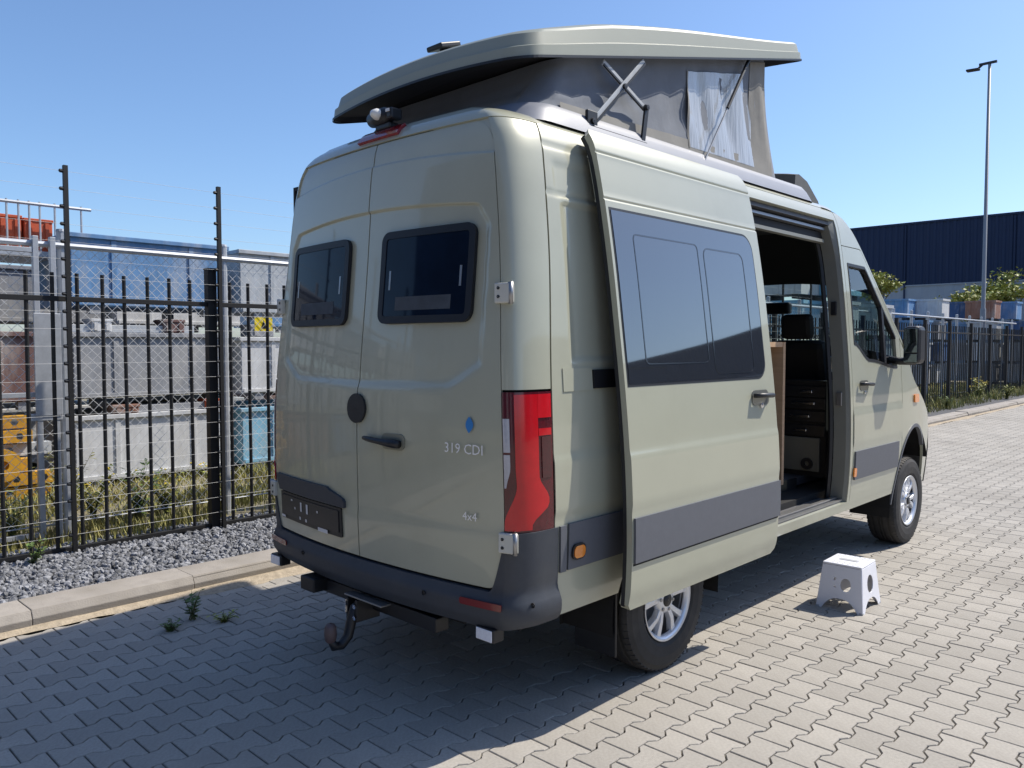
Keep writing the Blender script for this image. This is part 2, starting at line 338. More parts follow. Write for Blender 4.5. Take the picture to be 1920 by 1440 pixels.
def plant(name, loc, h, n, label, m, spread=.5, flower=0, group=None, leaf=.05, seed=0):
    """weed: several stems with leaf-sized faces"""
    r = random.Random(seed); e = empty(name, loc, label, 'plant', group)
    st = MB(); lf = MB(); fl = MB()
    for i in range(n):
        a = r.uniform(0, 6.28); L = h * r.uniform(.55, 1); sp = spread * r.uniform(.15, 1) * L
        p = [Vector((0, 0, 0)) + Vector((math.cos(a) * .02, math.sin(a) * .02, 0))]
        for k in range(1, 5): t = k / 4; p.append(Vector((math.cos(a) * sp * t ** 1.5, math.sin(a) * sp * t ** 1.5, L * t)))
        st.tube(p, [.004 * (1 + h), .0035 * (1 + h), .003, .002, .001], 4)
        for k in range(int(9 + 14 * h)):
            t = r.uniform(.12, 1); q = p[int(t * 3.99)].lerp(p[min(4, int(t * 3.99) + 1)], t * 3.99 % 1)
            b = r.uniform(0, 6.28); s = leaf * r.uniform(.5, 1.2); d = Vector((math.cos(b), math.sin(b), r.uniform(-.2, .7))).normalized(); w = d.cross(Vector((0, 0, 1))).normalized() * s * .28
            lf.add([q, q + d * s * .5 + w, q + d * s + Vector((0, 0, -.1 * s)), q + d * s * .5 - w], [(0, 1, 2, 3)])
        if flower:
            for k in range(flower):
                q = p[4] + Vector((r.gauss(0, .02), r.gauss(0, .02), r.gauss(0, .02)))
                fl.lathe([(-.008, .002), (.0, .013), (.008, .004)], 6, q, 'Z')
    st.build('stem', STEM, e, local=True); lf.build('foliage', m, e, local=True, fix=False)
    if flower: tag(fl.build('flower', FLOWER, e, local=True), kind='stuff')
    return e

# ---- weeds
plant('weed', (-1.60, .02, 0), .17, 7, 'dark green upright weed growing between the pavers near the kerb', LEAF, .5, leaf=.05, seed=3)
plant('weed', (-1.50, -.16, 0), .055, 16, 'low spreading weed mat between the pavers left of the upright weed', LEAF, 2.0, leaf=.03, seed=4)
plant('weed', (-1.42, .14, 0), .05, 14, 'low spreading dry weed right of the upright weed on the pavers', LEAFY, 2.4, leaf=.03, seed=5)
plant('weed', (-1.55, -1.25, 0), .03, 9, 'tiny weed in a paver joint at the left edge', LEAF, 2., leaf=.025, seed=6)
plant('weed', (-3.45, -.36, .05), .22, 8, 'small green weed in the gravel at the foot of the leftmost fence bars', LEAF, .7, leaf=.05, seed=7)
for i, (x, y, h, n, m, f, d) in enumerate([(-4.6, .85, .62, 14, LEAF, 0, 'tall bright green weed behind the black fence, fourth gap left of the black post'),
        (-4.9, .55, .5, 12, LEAFY, 3, 'yellow flowering weed behind the black fence before the white bin'),
        (-4.7, 1.15, .5, 14, LEAFY, 2, 'bushy yellow green weed just left of the thick black fence post'),
        (-4.4, -.25, .55, 14, LEAFY, 0, 'leafy weed in front of the yellow steel beams'),
        (-4.6, .2, .75, 16, GRASS, 0, 'dry brown weed clump at the foot of the galvanised post'),
        (-4.3, -.6, .45, 14, LEAF, 0, 'green weed at the far left behind the black fence'),
        (-5.2, 1.9, .4, 12, LEAFY, 2, 'weed in front of the pale blue bin beside the van')]):
    plant('weed', (x, y, .03), h, n, d, m, .55, f, leaf=.07, seed=20 + i)
for i, (x, y, h, n, m, f, d) in enumerate([(-3.2, 24.5, 1.15, 26, LEAFY, 3, 'tall yellow flowering shrub at the far fence on the right'),
        (-3.1, 21.0, .5, 18, LEAF, 0, 'low green weed by the far kerb just right of the van nose'),
        (-2.9, 26.5, .75, 22, LEAFY, 0, 'leafy weed beside the flowering shrub at the far kerb'),
        (-2.9, 30.0, .8, 22, LEAF, 2, 'green weed at the right end of the far kerb'),
        (-3.1, 18.5, .45, 18, LEAFY, 0, 'weed tuft at the far fence nearest the van')]):
    plant('roadside_weed', (x, y, .03), h * .65, n, d, m, .6, f, leaf=.08, seed=40 + i)
def tree(name, loc, h, rx, rz, n, label, m, seed, leaf=.22):
    r = random.Random(seed); e = empty(name, loc, label, 'tree'); tr = MB(); cr = MB()
    tr.tube([(0, 0, 0), (.05, .03, h * .3), (0, .1, h * .6), (.08, .05, h * .85)], [.11, .09, .06, .02], 7)
    cl = [Vector((r.gauss(0, .45) * rx, r.gauss(0, .45) * rx, h * .72 + r.gauss(0, .45) * rz)) for _ in range(16)]
    for c in cl: tr.tube([(0, .05, h * .5), tuple(Vector((0, .05, h * .5)).lerp(c, .5) + Vector((0, 0, .1))), tuple(c)], [.035, .022, .006], 4)
    for i in range(n):
        c = r.choice(cl); q = c + Vector((r.gauss(0, .2) * rx, r.gauss(0, .2) * rx, r.gauss(0, .2) * rz)); s = leaf * r.uniform(.5, 1.1)
        d = Vector((r.gauss(0, 1), r.gauss(0, 1), r.gauss(0, .6))).normalized(); w = d.cross(Vector((r.gauss(0, 1), r.gauss(0, 1), 1))).normalized() * s * .3
        cr.add([q, q + d * s * .5 + w, q + d * s, q + d * s * .5 - w], [(0, 1, 2, 3)])
    tr.build('trunk', BARK, e, local=True, smooth=True); cr.build('crown', m, e, local=True, fix=False); return e
def at(px, dep):
    lat = (px - 960) / FPX * dep
    return (CAM_POS[0] + fwv.x * dep + rtv.x * lat, CAM_POS[1] + fwv.y * dep + rtv.y * lat)
tree('young_tree', (*at(1868, 58), .03), 7.6, 2.1, 1.1, 2600, 'young tree with pale leaves right of the lamp post before the navy building', LEAFY, 1, .32)
tree('young_tree', (*at(1812, 57), .03), 7.0, 1.4, .8, 1200, 'small tree left of the lamp post before the navy building', LEAFY, 2, .3)
tree('young_tree', (*at(1645, 58), .03), 8.4, 1.3, .9, 1500, 'young tree peeping out beside the van windscreen', LEAFY, 3, .32)

# ---- black bar fence
FX = -3.64
fe = empty('bar_fence', (FX, 1.15, .03), 'black steel bar fence standing in the gravel beside the van', 'fence')
bar = MB().tube([(0, 0, .03), (0, 0, 2.28)], .0155, 8).build('bar', FBLK, fe, local=True)
bars = [1.15 + k * .183 for k in range(-52, 190)]
first = True
for k, y in zip(range(-52, 190), bars):
    if k % 12 == 0: continue
    if first: o = bar; first = False
    else: o = bar.copy(); COL.objects.link(o); o.parent = fe
    o.location = (random.gauss(0, .002), y - 1.15, -.03 + random.gauss(0, .002)); o.rotation_euler = (random.gauss(0, .0025), random.gauss(0, .0025), 0)
for z in (2.075, .095):
    MB().bx(FX - .02, FX + .02, bars[0], bars[-1], z - .02, z + .02).build('rail', FBLK, fe, bevel=.003)
post = MB().bx(-.04, .04, -.04, .04, 0, 2.38).bx(-.045, .045, -.045, .045, 2.38, 2.395).build('post', FBLK, fe, local=True, bevel=.004)
first = True
for k in range(-48, 190, 12):
    if first: o = post; first = False
    else:
        o = post.copy(); COL.objects.link(o); o.parent = fe
    o.location = (0, k * .183, -.03)
# ---- electric security fence: slim dark poles, insulators, thin wires
ef = empty('electric_fence', (FX + .07, 1.2, .04), 'slim dark poles with insulators carrying thin electric wires above the bar fence', 'fence')
EX = FX + .07; EZ = [.22 + .135 * k for k in range(22)]
ins = MB()
for y in [-.03 + 1.235 * k for k in range(-4, 12)]:
    MB().bx(EX - .016, EX + .016, y - .016, y + .016, .04, 3.1 + .01 * math.sin(y)).build('pole', FBLK, ef)
    for z in EZ: ins.lathe([(-.045, .008), (-.04, .014), (-.01, .016), (.0, .010)], 8, (EX + .0, y, z), 'Y')
tag(ins.build('insulator', BLACK, ef), kind='stuff')
wi = MB()
for z in EZ: wi.tube([(EX, -5.2, z), (EX, 13.6, z)], .0012, 3, False)
tag(wi.build('wire', WIREM, ef), kind='stuff')
# ---- galvanised chain-link fence behind
GX = -4.3
gf = empty('chain_link_fence', (GX, 1.6, .03), 'galvanised chain link fence with tube posts behind the black bars', 'fence')
def gpost(y, z1, r=.038): MB().tube([(GX, y, .0), (GX, y, z1)], r, 10).lathe([(z1, r + .004), (z1 + .02, r), (z1 + .03, .002)], 10, (GX, y, 0), 'Z').build('post', GALV, gf, smooth=False)
for y in [.15 + 1.45 * k for k in range(-3, 24)]: gpost(y, 2.68)
MB().tube([(GX + .03, -5, 2.56), (GX + .03, 34, 2.56)], .026, 8).build('top_rail', GALV, gf)
MB().tube([(GX + .01, -5, .18), (GX + .01, 34, .18)], .006, 6).build('bottom_wire', GALV, gf)
ml = MB(); hgt = 2.36; p = .088
for fam in (1, -1):
    y = -5 - hgt
    while y < 14:
        a, b = (y, y + hgt) if fam == 1 else (y + hgt, y)
        ml.tube([(GX + .002 * fam, a, .18), (GX + .002 * fam, b, .18 + hgt)], .0023, 3, False); y += p
tag(ml.build('wire_mesh', WIREM, gf, fix=False), kind='stuff')
# gate frame of the chain-link fence at the left
gt = empty('yard_gate', (GX + .06, -.05, .03), 'galvanised gate leaf with lock plate at the far left of the yard fence', 'gate')
for y in (-.07, .06): MB().bx(GX + .035, GX + .085, y - .022, y + .022, .05, 2.62).build('gate_upright', GALV, gt, bevel=.004)
MB().bx(GX + .09, GX + .1, -.105, .10, 1.12, 1.98).build('lock_plate', GALV, gt, bevel=.004)
MB().bx(GX + .03, GX + .09, -.14, .1, 1.08, 1.14).build('hinge', GALV, gt, bevel=.004)
for z in (.12, 1.3, 2.5): MB().bx(GX + .04, GX + .08, -3.0, -.093, z - .02, z + .02).build('gate_rail', GALV, gt, bevel=.003)
# small yellow warning sign
sg = empty('warning_sign', (GX - .03, 2.04, 1.86), 'small yellow warning sign on the chain link fence beside the van', 'sign')
MB().bx(GX - .03, GX - .025, 1.94, 2.14, 1.86, 2.0).build('board', YSIGN, sg)
MB().add([(GX - .022, 2.01, 1.885), (GX - .022, 2.07, 1.885), (GX - .022, 2.04, 1.975)], [(0, 1, 2)]).build('symbol', BLACK, sg, fix=False)

# ---- metal bins, stacked
def metal_bin(loc, ly, lx, h, m, label, group=None, feet=True, open_front=False, name='metal_bin'):
    """open-topped steel bin; loc = centre of the face towards the fence (max X side) on its base"""
    e = empty(name, loc, label, 'bin', group); t = .012
    z0 = .09 if feet else 0
    MB().bx(-t, 0, -ly / 2, ly / 2, z0, h).build('front_wall', m, e, local=True, bevel=.006)
    MB().bx(-lx, -lx + t, -ly / 2, ly / 2, z0, h).build('back_wall', m, e, local=True)
    for s in (-1, 1): MB().bx(-lx + t, -t, s * (ly / 2) - t / 2, s * (ly / 2) + t / 2, z0, h).build('side_wall', m, e, local=True)
    MB().bx(-lx + t, -t, -ly / 2 + t, ly / 2 - t, z0, z0 + .02).build('floor', m, e, local=True)
    r = MB()
    r.bx(-.03, .035, -ly / 2 - .035, ly / 2 + .035, h - .05, h + .003).bx(-lx - .03, -lx + .03, -ly / 2 - .03, ly / 2 + .03, h - .05, h + .003)
    for s in (-1, 1): r.bx(-lx + .03, -.03, s * ly / 2 - .03, s * ly / 2 + .03, h - .05, h + .002)
    r.build('rim', m, e, local=True, bevel=.006)
    MB().bx(.001, .022, -ly / 2 + .02, ly / 2 - .02, z0 + .01, z0 + .06).build('base_rail', m, e, local=True, bevel=.004)
    nr = max(2, int(ly / .75))
    for k in range(nr): y = -ly / 2 + (k + .5) * ly / nr; MB().bx(.001, .016, y - .03, y + .03, z0 + .062, h - .052).build('rib', m, e, local=True, bevel=.004)
    if feet:
        for s in (-1, 1):
            for xa, xb in ((-.12, 0), (-lx + .01, -lx + .12)): MB().bx(xa, xb, s * (ly / 2 - .25) - .06, s * (ly / 2 - .25) + .06, 0, z0).build('foot', BIN['grey'] if m is not BIN['grey'] else BLACK, e, local=True)
    return e
G3 = 'metal bins stacked behind the fence'
BXF = -6.75
cyc = 1.92
for z, h, m, d in [(.03, .86, 'white', 'dirty white metal bin at the bottom of the stack under the grey bin'), (1.0, .86, 'grey', 'long grey metal bin in the middle of the stack under the blue bin'), (2.08, .92, 'blue', 'long scratched blue metal bin on top of the stack behind the fence')]:
    metal_bin((BXF, cyc, z), 1.86, 1.3, h, BIN[m], d, G3)
for z, h, m, d in [(.03, .84, 'pale_blue', 'pale blue metal bin at the bottom beside the van'), (.98, .84, 'white', 'white metal bin between the pale blue bin and the topmost white bin beside the van'), (2.06, .92, 'silver', 'off white metal bin on top of the stack right beside the van')]:
    metal_bin((BXF, 3.98, z), 1.86, 1.3, h, BIN[m], d, G3)
for z, h, m, d in [(1.0, .86, 'brown', 'red brown metal bin at the left edge above the yellow beams')]:
    metal_bin((BXF, -.22, z), 1.9, 1.3, h, BIN[m], d, G3)
for z, h, m, d in [(.03, .86, 'rust', 'rusty metal bin left of the yellow beams'), (1.0, .86, 'silver', 'silver metal bin second in the stack left of the brown bin'), (2.08, .9, 'white', 'white metal bin topmost of the stack left of the brown bin')]:
    metal_bin((BXF, -2.3, z), 1.86, 1.3, h, BIN[m], d, G3)
for i, (y, cols) in enumerate([(-4.5, ('blue', 'white', 'grey')), (-6.8, ('white', 'silver', 'white')), (-9.1, ('brown', 'white', 'blue'))]):
    for k, cname in enumerate(cols):
        metal_bin((BXF, y, (.03, 1.0, 2.0)[k]), 1.95, 1.3, .86, BIN[cname], '%s metal bin, %s of the %s stack behind the camera' % (cname, ('bottom', 'middle', 'top')[k], ('first', 'second', 'third')[i]), 'metal bins behind the camera')
# second row, deeper in the yard, filling the gaps between the stacks
for i, (y, cols) in enumerate([(-.9, ('grey', 'rust', 'silver')), (1.1, ('white', 'silver', 'grey')), (3.2, ('silver', 'grey', 'white')), (5.6, ('brown', 'white', 'blue')), (8.4, ('blue', 'silver', 'grey'))]):
    for k, cname in enumerate(cols):
        metal_bin((-8.9, y, (.03, .98, 1.93)[k]), 1.9, 1.2, .84, BIN[cname], '%s metal bin in the second yard row, %s of stack %s' % (cname, ('bottom', 'middle', 'top')[k], ('one', 'two', 'three', 'four', 'five')[i]), 'bins in the second row')
# pallets and oddments on the rims between bins
def timber(loc, n, rows, label, m=WOOD, L=1.1):
    e = empty('timber_stack', loc, label, 'timber')
    for r in range(rows):
        for k in range(n): MB().bx(-.09 - k * .2, .09 - k * .2, -L / 2 + random.uniform(-.04, .04), L / 2 + random.uniform(-.04, .04), r * .12, r * .12 + .09).build('beam', m, e, local=True, bevel=.006)
    return e
timber((BXF - .15, -.35, 1.865), 4, 6, 'stack of weathered timber beams on the brown bin')
timber((BXF - .1, 2.2, .895), 4, 1, 'grey timber spacers lying between the white and the grey bin', BIN['grey'], 1.5)
timber((BXF - .1, 1.6, 1.865), 4, 1, 'pale spacers lying between the grey and the blue bin', BIN['silver'], 1.7)
def crate(loc, d, m, label, name='crate', cat='crate'):
    e = empty(name, loc, label, cat)
    MB().bx(-d[0], 0, -d[1] / 2, d[1] / 2, 0, d[2]).build('body', m, e, local=True, bevel=.01)
    MB().bx(-d[0] - .01, .01, -d[1] / 2 - .01, d[1] / 2 + .01, d[2] - .03, d[2] + .004).build('rim', m, e, local=True, bevel=.005)
    for s in (-1, 1): MB().bx(.002, .014, s * d[1] * .3 - .02, s * d[1] * .3 + .02, .02, d[2] - .04).build('rib', m, e, local=True)
    return e
crate((BXF + .02, 2.62, .90), (.2, .17, .12), ORNG, 'small orange crate on the rim of the white bin')
crate((BXF + .02, 3.75, .88), (.2, .2, .11), YEL, 'small yellow crate on the pale blue bin')
crate((BXF + .02, 1.55, .90), (.3, .30, .10), BIN['rust'], 'flat rusty crate on the rim of the white bin')
crate((BXF + .02, 2.15, 1.87), (.3, .26, .16), BIN['brown'], 'brown crate on the grey bin right of a pale one')
crate((BXF + .02, 1.30, 1.87), (.3, .22, .15), BIN['white'], 'pale crate on the grey bin left of a brown one')
crate((BXF + .02, 3.35, 1.83), (.3, .34, .16), BIN['grey'], 'grey crate on the white bin beside the van')
# orange rack with grey rail on top at the left
oc = empty('guard_rail_rack', (BXF - .9, .55, 2.8), 'grey steel rack with upright rods round orange crates at the left', 'rack')
MB().tube([(BXF - .55, .1, 3.36), (BXF - .55, 1.40, 3.36)], .02, 6).build('top_rail', GALV, oc)
for y in (.25, .38, .50, .62, .73, .84, 1.0, 1.14, 1.29): MB().tube([(BXF - .55, y, 2.7), (BXF - .55, y, 3.39)], .012, 6).build('rod', GALV, oc)
MB().bx(BXF - 1.5, BXF - .4, .0, 1.45, 2.74, 2.8).build('rack_base', GALV, oc)
for i, (y, w, h) in enumerate([(.27, .30, .36), (.56, .24, .42), (.86, .30, .40), (1.22, .26, .20)]):
    crate((BXF - .68, y, 2.805), (.6, w, h), ORNG, ('orange crate on the rack, leftmost', 'orange crate on the rack, second from the left', 'orange crate on the rack, third from the left', 'low orange crate at the right end of the rack')[i])
# yellow steel beams with holes
yb = empty('steel_beam_pile', (BXF + .25, -.25, .03), 'pile of yellow steel beams with round holes at the left behind the fence', 'steel beams')
r = random.Random(5)
for k in range(6):
    z = .08 + .15 * k; y0 = -1.0 + r.uniform(-.1, .1); L = 1.55 + r.uniform(-.15, .1); xx = BXF + .35 + r.uniform(-.08, .08)
    holes = [[(y0 + L * (j + .5) / 6 + .038 * math.cos(a * 1.0472), .065 + .038 * math.sin(a * 1.0472)) for a in range(6)] for j in range(6)]
    MB().plate([(y0, 0), (y0 + L, 0), (y0 + L, .13), (y0, .13)], holes, (lambda u, v, w, z=z, xx=xx: (xx - w, u, z + v)), .012).bx(xx - .14, xx - .012, y0, y0 + L, z + .122, z + .13).bx(xx - .14, xx - .012, y0, y0 + L, z, z + .008).build('beam', YEL if k != 3 else BIN['silver'], yb)
for y in (-.75, .15): MB().lathe([(-.03, .05), (-.03, .17), (.03, .17), (.03, .05)], 20, (BXF + .45, y, .46), 'X', True).build('roller', YEL, yb)
# ---- far right: stacks of bins and crates in the yard
far = [(1606, 36, 'navy white navy silver', 'behind the van door glass'), (1628, 33, 'white silver green', 'second behind the van door glass'), (1668, 34, 'brown grey silver blue', 'left of the wing mirror'),
       (1703, 33, 'grey silver blue', 'right above the wing mirror'), (1733, 34, 'silver navy grey white', 'second right of the wing mirror'), (1792, 36, 'silver grey blue navy', 'left of the lamp post'),
       (1836, 35, 'grey white silver rust', 'directly behind the lamp post'), (1876, 36, 'navy grey pale_blue blue', 'just right of the lamp post'), (1915, 34, 'white silver navy', 'at the right edge of the photo'),
       (1462, 18.6, 'grey silver pale_blue white', 'seen through the windscreen, leftmost'), (1530, 19, 'silver blue silver pale_blue', 'seen through the windscreen, second'), (1600, 20.5, 'blue grey silver', 'seen through the windscreen, third'), (1960, 35, 'blue white grey', 'past the right edge')]
for i, (px, dep, cols, d) in enumerate(far):
    x, y = at(px, dep); w = 1.15 if px != 1792 else 1.7
    for k, cname in enumerate(cols.split()):
        e = empty('storage_bin', (x + random.uniform(-.1, .1), y, .03 + .92 * k), '%s bin, %s from the ground, stack %s' % (cname.replace('_', ' '), ('one', 'two', 'three', 'four')[k], d), 'bin', 'far bins in the yard')
        MB().bx(-w / 2, w / 2, 0, 1.0, .1, .86).build('body', BIN[cname], e, local=True)
        MB().bx(-w / 2 - .04, w / 2 + .04, -.04, 1.04, .80, .88).build('rim', BIN[cname], e, local=True)
        for s in (-1, 1): MB().bx(s * w * .36 - .07, s * w * .36 + .07, .02, .98, 0, .1).build('foot', BLACK, e, local=True)
        for s in (-.33, 0, .33): MB().bx(s * w - .03, s * w + .03, -.025, -.001, .12, .79).build('rib', BIN[cname], e, local=True)
# ---- navy warehouse
bd = empty('warehouse', (-9, 70, .0), 'long navy clad warehouse with pale grey base across the road end', 'building')
bx0, bx1, by0, by1 = -24.6, 60, 70, 110
def corr(x0, x1, y, z0, z1, pitch, depth):
    mb = MB(); vs = []; n = int((x1 - x0) / pitch)
    for i in range(n + 1):
        x = x0 + (x1 - x0) * i / n
        for dx, dy in ((0, 0), (.35, 0), (.5, -depth), (.85, -depth)):
            if i == n and dx > 0: continue
            vs += [(x + dx * pitch, y + dy, z0), (x + dx * pitch, y + dy, z1)]
    m = len(vs) // 2
    return mb.add(vs, [(2 * i, 2 * i + 2, 2 * i + 3, 2 * i + 1) for i in range(m - 1)])
corr(bx0, bx1, by0, 6.75, 11.9, .5, .06).build('upper_cladding', NAVY, bd, fix=False)
corr(bx0, bx1, by0 + .02, 0, 6.75, 1.2, .03).build('lower_wall', BGREY, bd, fix=False)
MB().bx(bx0 + .05, bx1 - .05, by0 + .1, by1, 0, 11.7).build('core', NAVY, bd)
MB().bx(bx0 - .1, bx1 + .1, by0 - .12, by1 + .1, 11.88, 12.05).build('parapet', NAVY, bd)
MB().bx(bx0 - .02, bx1, by0 - .1, by0 - .061, 6.70, 6.80).build('drip_edge', BGREY, bd)
for x in (-20, -12, -4): MB().bx(x - .06, x + .06, by0 - .14, by0 - .065, .2, 11.8).build('downpipe', NAVY, bd)
# warehouse on the right-hand side of the road (seen mirrored in the side glass)
b2 = empty('warehouse', (40, 20, 0), 'dark warehouse on the opposite side of the yard, mirrored in the side glass', 'building')
MB().bx(40, 62, 5, 62, 0, 9.2).build('wall', NAVY, b2); MB().bx(39.9, 62.1, 4.9, 62.1, 9.2, 9.4).build('parapet', BLACK, b2)
for y in (12, 24, 36, 48): MB().bx(39.93, 39.99, y, y + 4.5, 0, 4.6).build('roller_door', BGREY, b2)
b3 = empty('warehouse', (8, -17, 0), 'unseen navy warehouse added behind the camera to darken the van rear, mirrored in its windows', 'building')  # unseen block inferred from window reflections, added and raised to darken the van's rear
corr(-16, 34, -17.1, 0, 12.0, .5, -.06).build('cladding', NAVY, b3, fix=False); MB().bx(-15.9, 33.9, -40, -17.15, 0, 11.9).build('core', NAVY, b3); MB().bx(-16.1, 34.1, -40.1, -17.0, 12.0, 12.2).build('parapet', BLACK, b3)
for x in (-4, 6, 16): MB().bx(x, x + 4.2, -17.02, -16.97, 0, 4.5).build('roller_door', BGREY, b3)
# ---- lamp post
lp = empty('lamp_post', (-4.45, 30, .03), 'tall grey lamp post with one small flat head behind the far fence', 'street lamp')
MB().tube([(-4.45, 30, 0), (-4.46, 30, 3.0), (-4.46, 30, 3.05), (-4.47, 30, 11.55)], [.10, .095, .07, .05], 12).build('pole', mat('lamp_grey', (.22, .235, .26), .5, var=.08), lp, smooth=True)
MB().box((-4.52, 30, 11.60), (.55, .10, .07)).build('arm', BLACK, lp)
MB().box((-4.95, 29.85, 11.42), (.42, .24, .07), Matrix.Rotation(R(3), 3, 'Y')).build('lamp_head', FBLK, lp, bevel=.03)
MB().tube([(-4.70, 30, 11.58), (-4.78, 29.9, 11.47)], .04, 8).build('bracket', FBLK, lp)

# ================================================================== CAMPER VAN
def interp(tab):
    xs = np.array([p[0] for p in tab], float); ys = np.array([p[1] for p in tab], float); m = np.gradient(ys, xs)
    def f(x):
        if x <= xs[0]: return float(ys[0] + m[0] * (x - xs[0]))
        if x >= xs[-1]: return float(ys[-1])
        i = max(0, min(int(np.searchsorted(xs, x) - 1), len(xs) - 2)); h = xs[i + 1] - xs[i]; t = (x - xs[i]) / h
        return float((2 * t**3 - 3 * t * t + 1) * ys[i] + (t**3 - 2 * t * t + t) * h * m[i] + (-2 * t**3 + 3 * t * t) * ys[i + 1] + (t**3 - t * t) * h * m[i + 1])
    return f
W = interp([(.45, .975), (.6, .992), (.75, 1.004), (.93, 1.01), (1.25, 1.006), (1.5, .992), (1.8, .967), (2.07, .942), (2.3, .914), (2.5, .884), (2.6, .862), (2.68, .828), (2.73, .785), (2.77, .70), (2.80, .55), (2.82, .25)])
YR = interp([(.45, .17), (.65, .158), (.95, .146), (1.45, .147), (1.65, .160), (1.85, .180), (2.1, .204), (2.27, .218), (2.42, .230), (2.56, .246), (2.68, .268), (2.73, .29), (2.77, .33), (2.80, .40), (2.82, .6)])
def XS(z): return W(z) - .085
def P3Y(z): return YR(z) + .1 * XS(z) ** 2 + .22
def TAP(y): return 0. if y < 4.9 else .03 * ((y - 4.9) / .5) ** 2
def BODY(a, z, sg=1):
    """a in 0..1: rear, 1..2: rear corner, above 2: side (a-2 metres ahead of the corner)"""
    w = W(z); xs = w - .085; yr = YR(z)
    if a <= 1: x = a * xs; return Vector((sg * x, yr + .1 * x * x, z))
    p0 = yr + .1 * xs * xs
    if a <= 2:
        t = a - 1; u = 1 - t; b = (u**3, 3 * u * u * t, 3 * u * t * t, t**3)
        return Vector((sg * (b[0] * xs + b[1] * (xs + .055) + (b[2] + b[3]) * w), b[0] * p0 + b[1] * (p0 + .011) + b[2] * (p0 + .09) + b[3] * (p0 + .22), z))
    y = p0 + .22 + a - 2; return Vector((sg * (w - TAP(y)), y, z))
def REAR(x, z): return Vector((x, YR(z) + .1 * x * x, z))
def SIDE(y, z, sg=1): return Vector((sg * (W(z) - TAP(y)), y, z))
def SLID(y, z): return Vector((W(z) + .16 - .04 * (z - .93), y, z))
def CORN(a, z, sg): return BODY(a, z, sg)
def normal(fn, a, b, e=.004):
    p = fn(a, b); n = (fn(a + e, b) - fn(a - e, b)).cross(fn(a, b + e) - fn(a, b - e)).normalized()
    c = Vector((0, min(max(p.y, 1.1), 4.2), 1.35)); return n if n.dot(p - c) > 0 else -n
def patch(name, fn, grid, m, parent, off=0., rim=.014, disp=None, smooth=True):
    """grid: 2-D list of (a,b) surface parameters; builds the sheet at distance off and folds its edge inwards by rim"""
    ni, nj = len(grid), len(grid[0]); V = []; N = []
    for row in grid:
        for (a, b) in row:
            p = fn(a, b); n = normal(fn, a, b); o = off + (disp(a, b) if disp else 0.); V.append(p + n * o); N.append(n)
    F = [(i * nj + j, (i + 1) * nj + j, (i + 1) * nj + j + 1, i * nj + j + 1) for i in range(ni - 1) for j in range(nj - 1)]
    mid = F[len(F) // 2]; fnm = (V[mid[1]] - V[mid[0]]).cross(V[mid[3]] - V[mid[0]])
    flip = fnm.dot(N[mid[0]]) < 0
    if flip: F = [tuple(reversed(f)) for f in F]
    nf = len(F)
    if rim:
        loop = [i * nj for i in range(ni)] + [(ni - 1) * nj + j for j in range(1, nj)] + [i * nj + nj - 1 for i in range(ni - 2, -1, -1)] + [j for j in range(nj - 2, 0, -1)]
        b0 = len(V); V += [V[k] for k in loop]; b1 = len(V); V += [V[k] - N[k] * rim for k in loop]; L = len(loop)
        for k in range(L):
            f = (b0 + k, b0 + (k + 1) % L, b1 + (k + 1) % L, b1 + k)
            F.append(tuple(reversed(f)) if not flip else f)
    me = bpy.data.meshes.new(name); me.from_pydata([tuple(v) for v in V], [], F); me.materials.append(m)
    me.polygons.foreach_set('use_smooth', [smooth and i < nf for i in range(len(F))]); me.update()
    return link(name, me, parent)
def rows(zs, lo, hi, n): return [[(lerp(lo(z), hi(z), j / n), z) for j in range(n + 1)] for z in zs]
def cols(ys, lo, hi, n): return [[(y, lerp(lo(y), hi(y), j / n)) for j in range(n + 1)] for y in ys]
def lin(a, b, n): return [a + (b - a) * i / n for i in range(n + 1)]
def ease(a, b, n, r):
    """samples denser within r of both ends (for rounded corners)"""
    k = 7; A = [a + r * (1 - math.cos(i / k * math.pi / 2)) for i in range(k + 1)]; B = [b - r * (1 - math.cos(i / k * math.pi / 2)) for i in range(k, -1, -1)]
    return A + lin(a + r, b - r, n)[1:-1] + B
def rnd_in(z, z0, z1, r, r1=None):
    r1 = r if r1 is None else r1
    d0, d1 = z - z0, z1 - z
    if d0 < r: d = max(0, r - d0); return r - math.sqrt(max(0, r * r - d * d))
    if d1 < r1: d = max(0, r1 - d1); return r1 - math.sqrt(max(0, r1 * r1 - d * d))
    return 0.
def rrect(a0, a1, z0, z1, r, na=8, nz=8): return rows(ease(z0, z1, nz, r), lambda z: a0 + rnd_in(z, z0, z1, r), lambda z: a1 - rnd_in(z, z0, z1, r), na)
